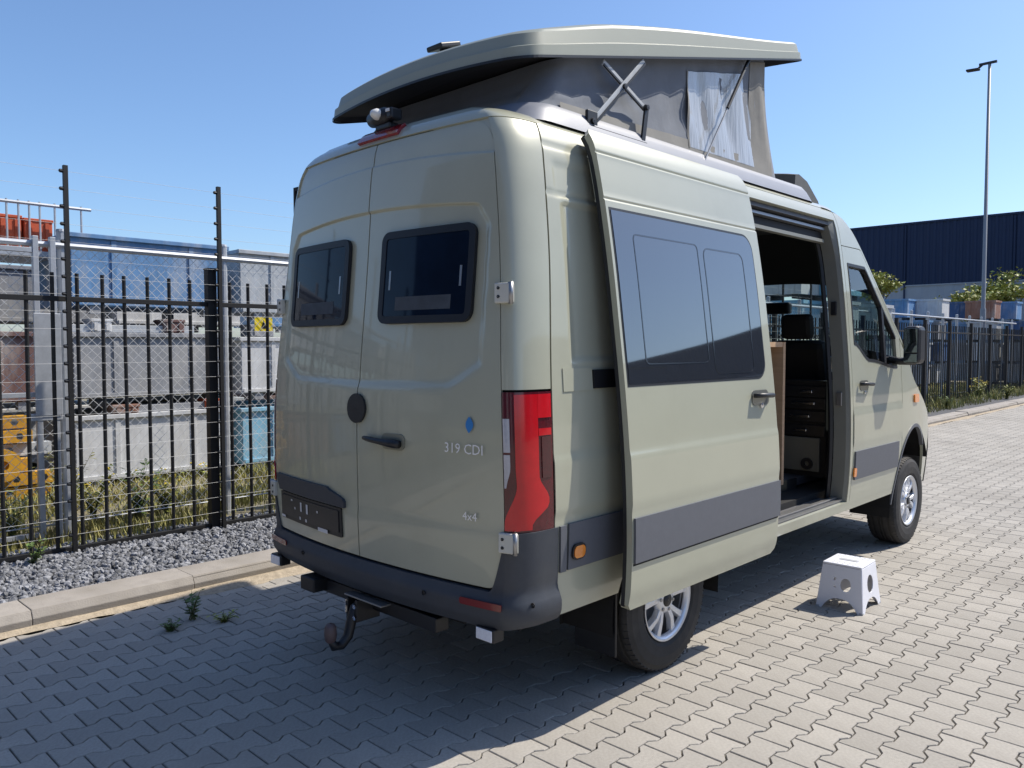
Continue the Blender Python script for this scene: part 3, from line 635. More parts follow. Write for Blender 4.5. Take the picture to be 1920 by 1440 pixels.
def rring(name, fn, a0, a1, z0, z1, r, wd, m, parent, off, rim=.012):
    """rounded rectangular frame of width wd on surface fn"""
    def loop(e):
        q = []; rr = max(.005, r - e); A0, A1, Z0, Z1 = a0 + e, a1 - e, z0 + e, z1 - e
        for (cx, cz, t0) in ((A1 - rr, Z1 - rr, 0), (A0 + rr, Z1 - rr, 90), (A0 + rr, Z0 + rr, 180), (A1 - rr, Z0 + rr, 270)):
            for k in range(7): t = R(t0 + 15 * k); q.append((cx + rr * math.cos(t), cz + rr * math.sin(t)))
        return q
    def sub(L): # add points on the straight runs
        o = []
        for i, p in enumerate(L):
            q = L[(i + 1) % len(L)]; n = 8 if i % 7 == 6 else 1
            o += [(lerp(p[0], q[0], k / n), lerp(p[1], q[1], k / n)) for k in range(n)]
        return o
    A, B = sub(loop(0)), sub(loop(wd)); g = [A + [A[0]], [(lerp(a[0], b[0], .5), lerp(a[1], b[1], .5)) for a, b in zip(A + [A[0]], B + [B[0]])], B + [B[0]]]
    return patch(name, fn, g, m, parent, off, rim)

van = empty('camper_van', (0, 3.0, 0), 'stone grey high roof camper van with raised pop top and open sliding door', 'camper van')
# ---- dark inner shell behind the panel gaps
zz = lin(.52, 2.70, 20)
for sg in (1, -1):
    ymax = 2.24 if sg == 1 else 3.7
    patch('inner_shell', lambda a, z, sg=sg: BODY(a, z, sg), [[(a, z) for a in lin(0, 2, 14) + lin(2.05, 2 + ymax - .46, 6)] for z in [max(z, .6) if False else z for z in lin(.70, 2.70, 20)]], SHELL, van, -.028, 0)
# ---- roof skin (rear, sides, top)
def roof_grid(sg): return [[(a, z) for a in lin(0, 2, 22) + lin(2.1, 2 + 3.25, 16)] for z in [2.705, 2.72, 2.735, 2.75, 2.765, 2.775, 2.785, 2.795, 2.802, 2.809, 2.815, 2.82]]
for sg in (1, -1): patch('roof_skin', lambda a, z, sg=sg: BODY(a, z, sg), roof_grid(sg), PAINT, van, 0, .01)
MB().add([(-.30, .55, 2.816), (.30, .55, 2.816), (.30, 3.75, 2.816), (-.30, 3.75, 2.816)], [(0, 1, 2, 3)]).build('roof_skin', PAINT, van, fix=False)
# ---- rear doors
DZ0, DZ1 = .674, 2.70
def door_disp(x, z):
    ax = abs(x); o = 0
    # pressed panel round the window
    z = z + .045 * (ax / .8) ** 2 * sstep(1.75, 2.3, z) * (1 - sstep(2.62, 2.70, z))
    top = 2.36 - (.09 * sstep(.71, .80, ax)) ; low = 1.535 + .02 * ax + .11 * sstep(.58, .85, ax)
    ins = sstep(low - .040, low + .014, z) * (1 - sstep(top - .006, top + .006, z)) * (1 - sstep(.778, .792, ax))
    o -= .011 * ins
    c = 2.585; o += .008 * (1 - sstep(c - .006, c + .006, z)) - .008     # shoulder under the roof
    c2 = .915 + .02 * ax; o += .005 * (1 - sstep(c2 - .05, c2 + .012, z))                       # lower swage
    return o
for sg in (1, -1):
    nm = 'rear_door'
    zs = sorted(set(ease(DZ0, DZ1, 110, .09) + [c + d for c in (2.585, 2.36, 1.535) for d in (-.014, -.008, -.004, 0, .004, .008, .014)]))
    lo = lambda z: .004; hi = lambda z: XS(z) - .005 - rnd_in(z, DZ0, DZ1, .085, .075)
    def warp(a, z): return z - .045 * (a / .8) ** 2 * sstep(1.75, 2.3, z) * (1 - sstep(2.62, 2.70, z))
    hi = lambda z: XS(z) - .003 - rnd_in(z, DZ0, DZ1, .085, .075)
    g = [[(sg * a * XS(warp(a, z)) / XS(z), warp(a, z)) for (a, z) in r] for r in rows(zs, lo, hi, 64)]
    d = patch(nm, REAR, g, PAINT, van, 0, .016, door_disp)
    # window: rubber frame and acrylic pane
    x0, x1, z0, z1 = (.135, .728, 1.812, 2.245)
    f = lambda a, z: REAR(a, z)
    A = sorted((sg * x0, sg * x1))
    rring('window_frame', REAR, A[0], A[1], z0, z1, .05, .034, WINEDGE, d, .012, .02)
    patch('window_pane', REAR, rrect(A[0] + .03, A[1] - .03, z0 + .03, z1 - .03, .03, 10, 10), REARGL, d, .008, .01)
    for s in (-1, 1):   # window stay arms inside the pane edge
        xx = (A[0] + A[1]) / 2 + s * .225
        patch('window_stay', REAR, [[(xx - .006, z), (xx + .006, z)] for z in (1.97, 2.06)], STEEL, d, .0095, .002)
    patch('window_blind', REAR, [[(a, z) for a in lin(A[0] + .12, A[1] - .12, 4)] for z in (1.872, 1.935)], mat('blind_cloth', (.05, .06, .075), .8, var=.3, scale=9), d, .0092, .001)
    # hinges
    for z in (1.93, .885):
        h = BODY(1.12, z, sg); nn = normal(lambda a, b: BODY(a, b, sg), 1.12, z)
        hb = MB().box((h.x + nn.x * .012, h.y + nn.y * .012, z), (.085, .026, .085), Matrix.Rotation(sg * R(16), 3, 'Z')).build('hinge', mat('hinge_paint', (.52, .52, .47), .35, var=.05), d, bevel=.006)
        for dz in (-.018, .018):
            q = h + nn * .026 + Vector((-.024 * sg, -.005, dz)); MB().lathe([(-.004, .002), (-.004, .007), (.004, .007)], 8, (q.x, q.y, q.z), 'Y').build('bolt', BLACK, d)
        q = h + nn * .02 + Vector((.030 * sg, .012, 0)); MB().tube([(q.x, q.y, z - .046), (q.x, q.y, z + .046)], .011, 8).build('hinge_pin', STEEL, d, smooth=True)
    if sg == 1: DR = d
    else: DL = d
for sg in (1, -1): patch('rear_frame', REAR, [[(sg * a * XS(z), z) for a in lin(.55, .999, 8)] for z in lin(2.56, 2.707, 6)], PAINT, van, -.010, 0)
# emblem disc (blank), handle, grip strip, plate
def disc(fn, cx, cz, rx, rz, m, name, parent, off, h=.012):
    g = [[(cx + rx * k * math.cos(t), cz + rz * k * math.sin(t)) for t in lin(0, 2 * math.pi, 28)] for k in (1, .93, .5, .02)]
    return patch(name, fn, g, m, parent, off, h, lambda a, b: 0)
disc(REAR, .006, 1.405, .072, .072, BLACK, 'emblem_disc', DR, .014)
hd = MB()
hp = [REAR(x, 1.268 - .012 * (x - .09) / .26) for x in lin(.085, .345, 8)]
hd.tube([(p.x, p.y - .022 - .012 * math.sin(math.pi * i / 8), p.z) for i, p in enumerate(hp)], [.010, .013, .014, .014, .015, .017, .02, .022, .018], 8)
hd.build('handle', BLACK, DR, smooth=True)
patch('handle_recess', REAR, rrect(.20, .36, 1.225, 1.30, .03, 6, 6), mat('recess_shade', (.22, .22, .17), .4, var=.05), DR, .0055, .004)  # flat patch in darkened body paint, shade of the hollow put into its colour
patch('grip_strip', REAR, rows(ease(.898, .985, 4, .02), lambda z: -.875 + .035 * sstep(.96, .898, z), lambda z: -.105 - .16 * sstep(.925, .985, z) ** 1.5, 20), BUMP, DL, .016, .02)
patch('plate_holder', REAR, rrect(-.82, -.135, .742, .892, .008, 12, 6), BLACK, DL, .014, .014)
pl = patch('number_plate', REAR, rrect(-.80, -.155, .764, .878, .006, 12, 6), PLATE, DL, .0185, .004)
for (x, z, w, h) in [(-.545, .838, .018, .05), (-.475, .836, .02, .052), (-.56, .775, .016, .016), (-.49, .772, .018, .016), (-.78, .755, .05, .012), (-.31, .752, .10, .02), (-.66, .86, .02, .01), (-.62, .82, .012, .012), (-.36, .84, .012, .012)]:
    patch('plate_print', REAR, [[(a, b) for a in (x - w / 2, x + w / 2)] for b in (z - h / 2, z + h / 2)], WHITEP, DL, .0205, 0)
def rear_txt(name, t, x, z, size, parent): text_mesh(name, t, size, SILVER, parent, lambda u, v: tuple(REAR(x + u, z + v) + Vector((0, -.012, 0))))
rear_txt('badge_text', '319 CDI', .615, 1.245, .062, DR)
rear_txt('badge_text', '4x4', .715, .958, .052, DR)
patch('leaf_sticker', REAR, [[(.745 - .018 * math.sin(math.pi * t) + .002, 1.335 + .07 * t), (.745 + .022 * math.sin(math.pi * t) + .004, 1.335 + .07 * t)] for t in lin(0, 1, 8)], BLUEST, DR, .0075, 0)
# ---- rear corner pillars, tail lights
for sg in (1, -1):
    fn = lambda a, z, sg=sg: BODY(a, z, sg)
    zs = lin(1.525, 2.70, 40)
    cp = patch('corner_pillar', fn, [[(a, z) for a in [1.008] + lin(1.04, 1.96, 14) + [1.985]] for z in zs], PAINT, van, 0, .014)
    MB().add([], [])
    tl = patch('tail_light', fn, [[(a, z) for a in lin(1.012, 1.985, 14)] for z in lin(.925, 1.515, 20)], DRED, van, .002, .02)
    # bright red band running down and out, clear reversing lens, dark ribbed corner
    def bl(z): return 1.36 - .06 * sstep(1.0, 1.2, z) - (.34 * sstep(1.13, .96, z))
    def br(z): return 1.74 - .0 * z + .16 * sstep(1.16, 1.06, z) - .30 * sstep(1.04, .95, z)
    patch('lens_band', fn, rows(lin(.935, 1.505, 26), bl, br, 8), REDL, tl, .007, .006)
    patch('lens_band', fn, rows(lin(1.405, 1.505, 6), lambda z: 1.745, lambda z: 1.965, 5), REDL, tl, .0065, .006)
    patch('lens_band', fn, rows(lin(1.33, 1.36, 2), lambda z: 1.75, lambda z: 1.96, 5), REDL, tl, .0065, .006)
    patch('reversing_lens', fn, rows(ease(1.265, 1.405, 4, .01), lambda z: 1.03, lambda z: 1.19, 6), WHL, tl, .006, .006)
    patch('reversing_lens', fn, rows(ease(1.115, 1.255, 6, .01), lambda z: 1.03, lambda z: 1.185 - .11 * sstep(1.20, 1.11, z), 6), WHL, tl, .006, .006)
    patch('lens_rib', fn, rows(lin(1.15, 1.325, 3), lambda z: 1.80, lambda z: 1.95, 3), mat('lens_rib_red', (.05, .003, .006), .15, var=.3, scale=60, coat=.7), tl, .006, .005)
# ---- rear bumper
def bump_hi(a):
    return .662 + .262 * sstep(.925, 1.03, a)
def bump_lo(a): return .50 + .02 * sstep(.8, 1.6, a) + .0 * a
def bump_off(a, z):
    return .012 + .03 * (1 - sstep(.60, .675, z)) - .03 * (1 - sstep(.49, .56, z)) - .006 * sstep(1.6, 2, a)
for sg in (1, -1):
    fn = lambda a, z, sg=sg: BODY(a, z, sg)
    A = lin(0, .9, 14) + lin(.915, 1.05, 12) + lin(1.1, 2.0, 14) + [2.02]
    bu = patch('rear_bumper', fn, [[(a, lerp(bump_lo(a), bump_hi(a), t)) for t in lin(0, 1, 18)] for a in A], BUMP, van, 0, .03, bump_off)
    if sg == 1: BU = bu
    patch('reflector', fn, rrect(.78, 1.06, .598, .628, .012, 8, 2), REFL, bu, .048, .006)
    for a, z in ((.55, .60), (1.55, .62)):
        p = fn(a, z); n = normal(fn, a, z); MB().lathe([(-.002, .012), (.002, .011), (.003, .002)], 10, (p.x + n.x * .045, p.y + n.y * .045, z), 'Y').build('parking_sensor', BLACK, bu)
    # corner piece between bumper and side panel above the cladding level
    patch('corner_cladding', fn, [[(a, z) for a in (2.03, 2.05, 2.07)] for z in lin(.72, .925, 4)], TRIM, van, .012, .02)
# ---- side panels
def arch(y, c, hw, zt, base): d = abs(y - c); return base if d >= hw else max(base, .36 + (zt - .36) * math.sqrt(1 - (d / hw) ** 2))
RW, FW = 1.42, 5.18
def quarter_disp(a, z):
    o = -.010 * sstep(.60, .63, a) * sstep(1.64, 1.66, z) * (1 - sstep(2.34, 2.36, z))
    o -= .006 * sstep(.56, .6, a) * sstep(2.365, 2.385, z) * (1 - sstep(2.52, 2.54, z))
    o += .006 * (1 - sstep(1.195, 1.25, z)) * sstep(.95, 1.0, z)
    for c in (2.60, 2.383): o -= .007 * max(0, 1 - abs(z - c) / .013)
    return o
for sg in (1, -1):
    fn = lambda y, z, sg=sg: SIDE(y, z, sg)
    y1 = 2.27 if sg == 1 else 3.735
    ysq = [P3Y(1.2) + .02 + d for d in lin(0, .2, 10)] + lin(.72, y1, 60 if sg == 1 else 90)
    yq0 = ysq[0]
    shiftq = lambda g: [[(y + (P3Y(z) + .004 - yq0) * (1 - sstep(yq0, .78, y)), z) for (y, z) in r] for r in g]
    qp = patch('quarter_panel', fn, shiftq(cols(ysq, lambda y: arch(y, RW, .48, .98, .52), lambda y: 2.706, 150)), PAINT, van, 0, .006, quarter_disp)
    patch('side_cladding', fn, cols(lin(.54, RW - .46, 10), lambda y: .722, lambda y: .928, 5), TRIM, van, .012, .02)
    patch('side_cladding', fn, cols(lin(RW + .47, y1, 10), lambda y: .722, lambda y: .928, 5), TRIM, van, .012, .02)
    mk_ = patch('side_marker', fn, rrect(.565, .64, .770, .825, .022, 5, 2), AMB, van, .026, .012)
    rring('marker_rim', fn, .557, .648, .762, .833, .028, .009, BLACK, mk_, .022, .01)
    # sliding door guide rail across the quarter panel
    if sg == 1:
        rl = patch('guide_rail', fn, [[(y, z) for z in (1.515, 1.53, 1.57, 1.60)] for y in lin(.74, 2.25, 12)], BLACK, van, .012, .03)
        patch('rail_cover', fn, [[(y, z) for z in (1.508, 1.61)] for y in lin(.53, .735, 5)], PAINT, van, .004, .01)
        MB().box((1.06, 1.25, 1.56), (.12, .16, .05)).build('roller_arm', BLACK, rl)
# ---- cab: front door, fender, roof slope, windscreen, bonnet
ZT = interp([(3.4, 2.70), (3.75, 2.70), (3.9, 2.675), (4.06, 2.56), (4.22, 2.40), (4.4, 2.21), (4.7, 1.93), (4.9, 1.745), (5.03, 1.60), (5.12, 1.47), (5.3, 1.34), (5.6, 1.19), (5.85, 1.06), (6.0, .90)])
def WB(y): return 1.72 - .13 * sstep(3.86, 4.15, y) - .06 * sstep(4.15, 4.7, y)
def WT(y): return min(2.315 - .02 * (y - 3.85), ZT(y) - .115)
def DHI(y): return min(2.44, ZT(y) - .035)
FD0, FD1 = 3.79, 4.83
WF = 4.74
for sg in (1, -1):
    fn = lambda y, z, sg=sg: SIDE(y, z, sg)
    fd = patch('front_door', fn, cols(lin(FD0, FD1, 50), lambda y: arch(y, FW, .47, 1.03, .52), WB, 46), PAINT, van, 0, .016, lambda a, z: .006 * (1 - sstep(1.195, 1.25, z)) * sstep(.95, 1.0, z))
    patch('door_frame', fn, cols(lin(FD0, 3.865, 3), WB, DHI, 20), PAINT, fd, 0, .03)
    patch('door_frame', fn, cols(lin(3.865, WF, 30), WT, DHI, 5), PAINT, fd, 0, .03)
    patch('door_frame', fn, cols(lin(WF, FD1, 4), WB, lambda y: max(WB(y) + .01, DHI(y)), 5), PAINT, fd, 0, .03)
    patch('door_glass', fn, cols(lin(3.855, WF + .02, 20), lambda y: WB(y) - .01, lambda y: WT(y) + .01, 8), CABGL, fd, -.02, 0)
    patch('glass_seal', fn, cols(lin(3.86, WF, 20), lambda y: WB(y) - .004, lambda y: WB(y) + .018, 2), BLACK, fd, .003, .03)
    patch('glass_seal', fn, cols(lin(3.86, WF, 24), lambda y: WT(y) - .016, lambda y: WT(y) + .006, 2), BLACK, fd, .003, .03)
    patch('glass_seal', fn, cols((3.858, 3.872), WB, WT, 8), BLACK, fd, .003, .03)
    patch('window_divider', fn, cols((4.46, 4.50), WB, WT, 10), BLACK, fd, .002, .03)
    patch('door_cladding', fn, cols(lin(FD0 + .03, 4.74, 12), lambda y: .722, lambda y: .932, 5), TRIM, fd, .012, .02)
    mk2 = patch('side_marker', fn, rrect(3.80, 3.845, .745, .81, .012, 3, 2), AMB, van, .014, .01)
    # handle
    h0 = SIDE(3.98, 1.40, sg)
    MB().tube([(h0.x + sg * .012, 3.90, 1.425), (h0.x + sg * .04, 3.93, 1.428), (h0.x + sg * .042, 4.08, 1.42), (h0.x + sg * .012, 4.11, 1.415)], [.012, .014, .014, .011], 8).build('handle', BLACK, fd, smooth=True)
    patch('handle_recess', fn, rrect(3.92, 4.09, 1.375, 1.45, .03, 6, 4), mat('recess_deep_shade', (.10, .10, .085), .4, var=.1), fd, .003, .003)  # no real hollow: its shade is painted as a darker body tone
    MB().lathe([(-.004, .012), (.006, .012), (.008, .003)], 10, (h0.x + sg * .01, 4.0, 1.36), 'X').build('lock', CHROME, fd)
    # header above the doors
    patch('roof_side', fn, cols(lin(3.79, 4.9, 40), lambda y: DHI(y) + .006, lambda y: max(DHI(y) + .012, ZT(y)), 8), PAINT, van, 0, .012)
    patch('pillar_strip', fn, cols(lin(3.742, 3.784, 3), lambda y: .52, lambda y: 2.70, 60), PAINT, van, 0, .02)
    # fender
    fe_ = patch('fender', fn, cols(lin(4.838, 6.0, 60), lambda y: arch(y, FW, .47, 1.03, .45), lambda y: ZT(y) if y > 5.03 else max(WB(y), ZT(y) - .05), 30), PAINT, van, 0, .02)
    patch('arch_lip', fn, [[(FW + .48 * math.cos(t) * k, .36 + .68 * math.sin(t) * k) for k in (.965, .985, 1.005)] for t in lin(R(45), R(176), 40)], TRIM, fe_, .006, .03)
    rp = SIDE(5.30, 1.30, sg)
    patch('indicator', fn, rrect(5.13, 5.27, 1.225, 1.295, .02, 5, 2), AMB, fe_, .014, .02)
    # wing mirror
    mx = sg * 1.15; hm = MB()
    mirror = MB().bx(mx - .068, mx + .06, 4.56, 4.73, 1.565, 1.865).build('wing_mirror', BLACK, van, bevel=.035)
    MB().bx(mx - .055, mx + .047, 4.553, 4.558, 1.655, 1.845).build('mirror_glass', mat('mirror_glass', (.16, .19, .2), .03, metal=1, var=.02), mirror, bevel=.01)
    MB().bx(mx - .055, mx + .047, 4.553, 4.558, 1.58, 1.645).build('mirror_glass', MATS['mirror_glass'], mirror, bevel=.008)
    MB().tube([(sg * .95, 4.66, 1.60), (sg * 1.03, 4.66, 1.585), (mx, 4.66, 1.585)], .03, 8).build('mirror_arm', BLACK, mirror, smooth=True)
def SECT(y, t):
    """cab skin across the width: t from -1 (left edge) to 1 (right edge)"""
    zt = ZT(y); xe = W(min(zt, 2.69)) - TAP(y); cr = .11 if y < 3.9 else .11 + .05 * sstep(3.9, 4.6, y) - .06 * sstep(5.0, 5.9, y)
    yb = .16 * sstep(4.2, 4.9, y) + .0
    k = 1 - abs(t) ** 2.6
    return Vector((t * xe, y + yb * k * .9, zt + cr * k))
def cab(name, ys, ts, m, off=0, rim=.0): return patch(name, lambda a, b: SECT(a, b), [[(y, t) for t in ts] for y in ys], m, van, off, rim)
TT = [-1, -.985, -.96] + lin(-.93, .93, 24) + [.96, .985, 1]
cab('cab_roof', lin(3.62, 4.33, 24), TT, PAINT)
for s in (-1, 1): cab('a_pillar', lin(4.33, 5.06, 20), [s * q for q in (1, .985, .96, .93, .90)], PAINT)
cab('windscreen', lin(4.335, 5.055, 20), lin(-.895, .895, 20), CABGL, -.004)
cab('windscreen_cowl', lin(5.06, 5.13, 4), TT, BLACK)
cab('bonnet', lin(5.135, 6.0, 20), TT, PAINT)
# nose
nose = MB(); vs = []
for k, z in enumerate((.42, .55, .75, .95)):
    for t in lin(-1, 1, 20): xe = W(z) - TAP(6.0); vs.append((t * xe, 6.0 + .12 * (1 - t * t) + (.03 if z < .8 else 0), z))
nose.add(vs, [(k * 21 + i, k * 21 + i + 1, (k + 1) * 21 + i + 1, (k + 1) * 21 + i) for k in range(3) for i in range(20)]).build('front_bumper', TRIM, van, smooth=True)
# ---- opening: header rails, door jamb, sill with step
fn = SIDE
patch('opening_header', fn, [[(y, z) for z in lin(2.625, 2.70, 5)] for y in lin(2.20, 3.74, 14)], PAINT, van, 0, .03)
patch('roof_rail', fn, [[(y, z) for z in (2.50, 2.555)] for y in lin(2.20, 3.70, 14)], INT, van, -.09, .02)
patch('roof_rail', fn, [[(y, z) for z in (2.56, 2.582)] for y in lin(2.20, 3.71, 14)], STEEL, van, -.055, .03)
patch('roof_rail', fn, [[(y, z) for z in (2.592, 2.622)] for y in lin(2.20, 3.72, 14)], BLACK, van, -.025, .05)
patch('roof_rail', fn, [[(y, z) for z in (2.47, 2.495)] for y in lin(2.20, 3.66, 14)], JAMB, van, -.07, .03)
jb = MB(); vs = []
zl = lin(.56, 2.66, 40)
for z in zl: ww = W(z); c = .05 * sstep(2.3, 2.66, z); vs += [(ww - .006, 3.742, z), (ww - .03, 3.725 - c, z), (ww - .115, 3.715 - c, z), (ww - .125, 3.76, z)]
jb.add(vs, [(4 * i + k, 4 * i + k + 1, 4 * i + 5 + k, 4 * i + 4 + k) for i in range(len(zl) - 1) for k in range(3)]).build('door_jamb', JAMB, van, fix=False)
sv = MB(); vs = []
for z in zl: ww = W(z); c = .06 * sstep(2.3, 2.66, z); vs += [(ww - .118, 3.708 - c, z), (ww - .135, 3.695 - c, z), (ww - .155, 3.71 - c, z), (ww - .155, 3.78, z)]
sv.add(vs, [(4 * i + k, 4 * i + k + 1, 4 * i + 5 + k, 4 * i + 4 + k) for i in range(len(zl) - 1) for k in range(3)]).build('door_seal', BLACK, van, fix=False)
for z in (1.32, 1.98): MB().bx(W(z) - .09, W(z) - .05, 3.70, 3.716, z - .05, z + .05).build('striker', BLACK if z > 1.5 else STEEL, van, bevel=.004)
patch('sill', fn, [[(y, z) for z in lin(.50, .565, 4)] for y in lin(2.1, 4.70, 20)], PAINT, van, .0, .03)
st = MB().bx(.60, .965, 2.2, 3.70, .56, .575).build('step_tread', INTG, van)
for x in (.68, .76, .84): MB().bx(x - .012, x + .012, 2.25, 3.66, .576, .582).build('tread_rib', STEEL, st)
MB().bx(.90, .93, 2.2, 3.715, .576, .60).build('sill_rail', STEEL, van); MB().bx(.94, .965, 2.2, 3.72, .576, .588).build('sill_rail', STEEL, van)
# ---- interior
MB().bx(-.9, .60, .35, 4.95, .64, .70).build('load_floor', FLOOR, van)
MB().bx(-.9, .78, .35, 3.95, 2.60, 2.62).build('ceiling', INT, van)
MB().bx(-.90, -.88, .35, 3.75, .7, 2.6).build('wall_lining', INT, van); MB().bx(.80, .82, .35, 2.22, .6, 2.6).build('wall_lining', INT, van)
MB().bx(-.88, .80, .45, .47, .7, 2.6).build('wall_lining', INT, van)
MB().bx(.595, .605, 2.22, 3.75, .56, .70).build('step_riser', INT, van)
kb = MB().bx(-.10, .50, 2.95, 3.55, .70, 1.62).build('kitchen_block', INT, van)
MB().bx(.05, .665, 3.36, 3.395, .70, 1.735).build('plywood_panel', PLY, van); MB().bx(.05, .66, 3.0, 3.36, 1.70, 1.735).build('plywood_panel', PLY, van)
# drawer stack behind the opening, facing the camera side
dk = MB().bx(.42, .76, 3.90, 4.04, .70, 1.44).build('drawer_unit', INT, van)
for z, x0, x1 in ((1.355, .56, .66), (1.265, .50, .68), (1.165, .48, .64), (1.055, .52, .62)):
    MB().bx(.425, .755, 3.886, 3.899, z - .042, z + .042).build('drawer_front', BLACK, dk, bevel=.003)
    MB().bx(x0, x1, 3.868, 3.884, z - .010, z + .010).build('drawer_handle', CHROME, dk, bevel=.004)
bxx = MB().bx(.42, .72, 3.875, 3.899, .74, 1.0).build('seat_box', CREAM, van, bevel=.006)
MB().lathe([(-.012, .02), (-.012, .045), (.01, .045), (.01, .02)], 18, (.63, 3.868, .80), 'Y', True).build('socket_ring', BLACK, bxx)
def seat(x, y):
    s = MB().bx(x - .24, x + .24, y - .02, y + .48, .95, 1.12).build('cab_seat', INT, van, bevel=.05)
    MB().box((x, y - .06, 1.42), (.46, .14, .68), Matrix.Rotation(R(12), 3, 'X')).build('backrest', INT, s, bevel=.06)
    MB().box((x, y - .16, 1.86), (.26, .10, .20), Matrix.Rotation(R(10), 3, 'X')).build('headrest', INT, s, bevel=.04)
seat(.45, 4.22); seat(-.48, 4.22)
for sg in (1, -1):
    fn = lambda y, z, sg=sg: SIDE(y, z, sg)
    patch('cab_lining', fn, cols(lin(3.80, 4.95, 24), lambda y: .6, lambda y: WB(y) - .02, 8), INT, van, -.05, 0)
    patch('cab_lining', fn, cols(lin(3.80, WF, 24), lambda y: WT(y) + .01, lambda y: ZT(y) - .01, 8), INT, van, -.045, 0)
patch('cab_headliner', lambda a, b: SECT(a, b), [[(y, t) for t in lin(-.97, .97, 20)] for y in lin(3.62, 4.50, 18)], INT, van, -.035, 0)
MB().bx(-.20, .22, 4.40, 4.47, 1.98, 2.08).build('rear_view_mirror', BLACK, van, bevel=.02)
MB().bx(-.85, .85, 4.75, 5.15, 1.05, 1.50).build('dashboard', INT, van, bevel=.06)
MB().lathe([(-.012, .17), (0, .182), (.012, .17), (0, .158)], 28, (-.42, 4.62, 1.42), 'Y', True).build('steering_wheel', BLACK, van, smooth=True)
# ---- underbody
MB().bx(-.80, .80, .45, 5.7, .42, .62).build('underbody', SHELL, van); MB().bx(-.6, .6, .3, .5, .44, .56).build('underbody', SHELL, van)
for y in (RW, FW): MB().tube([(-.75, y, .36), (.75, y, .36)], .06, 8).lathe([(-.12, .02), (-.1, .13), (.1, .13), (.12, .02)], 12, (.1, y, .36), 'X').build('axle', SHELL, van)
for sg in (1, -1):
    for c in (RW, FW):
        wl = MB(); vs = []
        for t in lin(R(30 if c == FW else -5), R(185), 24):
            for x in (.66, .975): vs.append((sg * x, c + .50 * math.cos(t), .36 + (.70 if c == FW else .64) * math.sin(t)))
        wl.add(vs, [(2 * i, 2 * i + 1, 2 * i + 3, 2 * i + 2) for i in range(24)]).add([(sg * .66, c - .52, .3), (sg * .66, c + .52, .3), (sg * .66, c + .52, 1.08), (sg * .66, c - .52, 1.08)], [(0, 1, 2, 3)])
        wl.build('wheel_well', SHELL, van, fix=False)
    MB().bx(sg * .72, sg * .975, .945, .957, .20, .56).build('mud_flap', BLACK, van, bevel=.004)
# ---- wheels
def make_wheel():
    w = MB().lathe([(-.115, .10), (-.115, .205), (.06, .215), (.085, .205), (.06, .2), (-.09, .19), (-.09, .05)], 40).build('wheel', mat('rim_barrel', (.30, .31, .33), .35, metal=.8, var=.1), van, smooth=True)
    prof = [(-.105, .212), (-.122, .24), (-.127, .29), (-.122, .335), (-.108, .362), (-.09, .371)]
    tr = [(-.075, .373), (-.07, .373), (-.066, .364), (-.056, .364), (-.052, .375), (-.022, .376), (-.018, .366), (-.006, .366), (-.002, .376), (.002, .376), (.006, .366), (.018, .366), (.022, .376), (.052, .375), (.056, .364), (.066, .364), (.07, .373), (.075, .373)]
    MB().lathe(prof + tr + [(-a, r) for a, r in reversed(prof)], 72).build('tyre', RUB, w, smooth=False)
    lug = MB()
    for k in range(60):
        th = 2 * math.pi * k / 60
        for sx in (-1, 1):
            q = Matrix.Rotation(th, 3, 'X'); lug.box(q @ Vector((sx * .096, 0, .363)), (.03, .020, .014), q @ Matrix.Rotation(sx * .35, 3, 'Y'))
    tag(lug.build('tread_lug', RUB, w), kind='stuff')
    MB().lathe([(.085, .188), (.110, .212), (.116, .216), (.120, .212), (.108, .198), (.092, .186)], 48, closed=True).build('rim_lip', ALU, w, smooth=True)
    for k in range(5):
        for s in (-1, 1):
            sp = MB(); th0 = 2 * math.pi * k / 5 + s * .13; th1 = 2 * math.pi * k / 5 + s * .27
            def pt(r, th, x): return (x, r * math.cos(th), r * math.sin(th))
            a, b = .013, .017
            V = []
            for r, th, xo, hw in ((.055, th0, .098, a), (.12, lerp(th0, th1, .45), .107, a), (.195, th1, .100, b)):
                c, sn = math.cos(th), math.sin(th); px, py = -sn * hw, c * hw
                V += [(xo, r * c - px, r * sn - py), (xo, r * c + px, r * sn + py), (xo - .03, r * c + px * 1.5, r * sn + py * 1.5), (xo - .03, r * c - px * 1.5, r * sn - py * 1.5)]
            sp.add(V, [(i * 4 + q, i * 4 + (q + 1) % 4, i * 4 + 4 + (q + 1) % 4, i * 4 + 4 + q) for i in range(2) for q in range(4)]).build('spoke', ALU, w, bevel=.003)
    MB().lathe([(.07, .075), (.10, .07), (.108, .05), (.108, .002)], 24).build('hub', ALU, w, smooth=True)
    MB().lathe([(.108, .036), (.114, .034), (.116, .002)], 20).build('hub_cap', BLACK, w, smooth=True)
    for k in range(6): th = 2 * math.pi * (k + .5) / 6; MB().lathe([(.10, .010), (.112, .009), (.113, .002)], 6, (0, .056 * math.cos(th), .056 * math.sin(th))).build('wheel_nut', STEEL, w)
    MB().lathe([(-.07, .09), (-.05, .16), (-.045, .16), (-.045, .05)], 32).build('brake_disc', STEEL, w)
    return w
w0 = make_wheel(); vl = Vector((0, 3.0, 0))
for i, (sg, y) in enumerate([(1, RW), (1, FW), (-1, RW), (-1, FW)]):
    o = w0 if i == 0 else copy_tree(w0, van)
    o.location = Vector((sg * .85, y, .373)) - vl; o.rotation_euler = ((.35, 1.1, .2, .8)[i], 0, 0 if sg == 1 else math.pi)
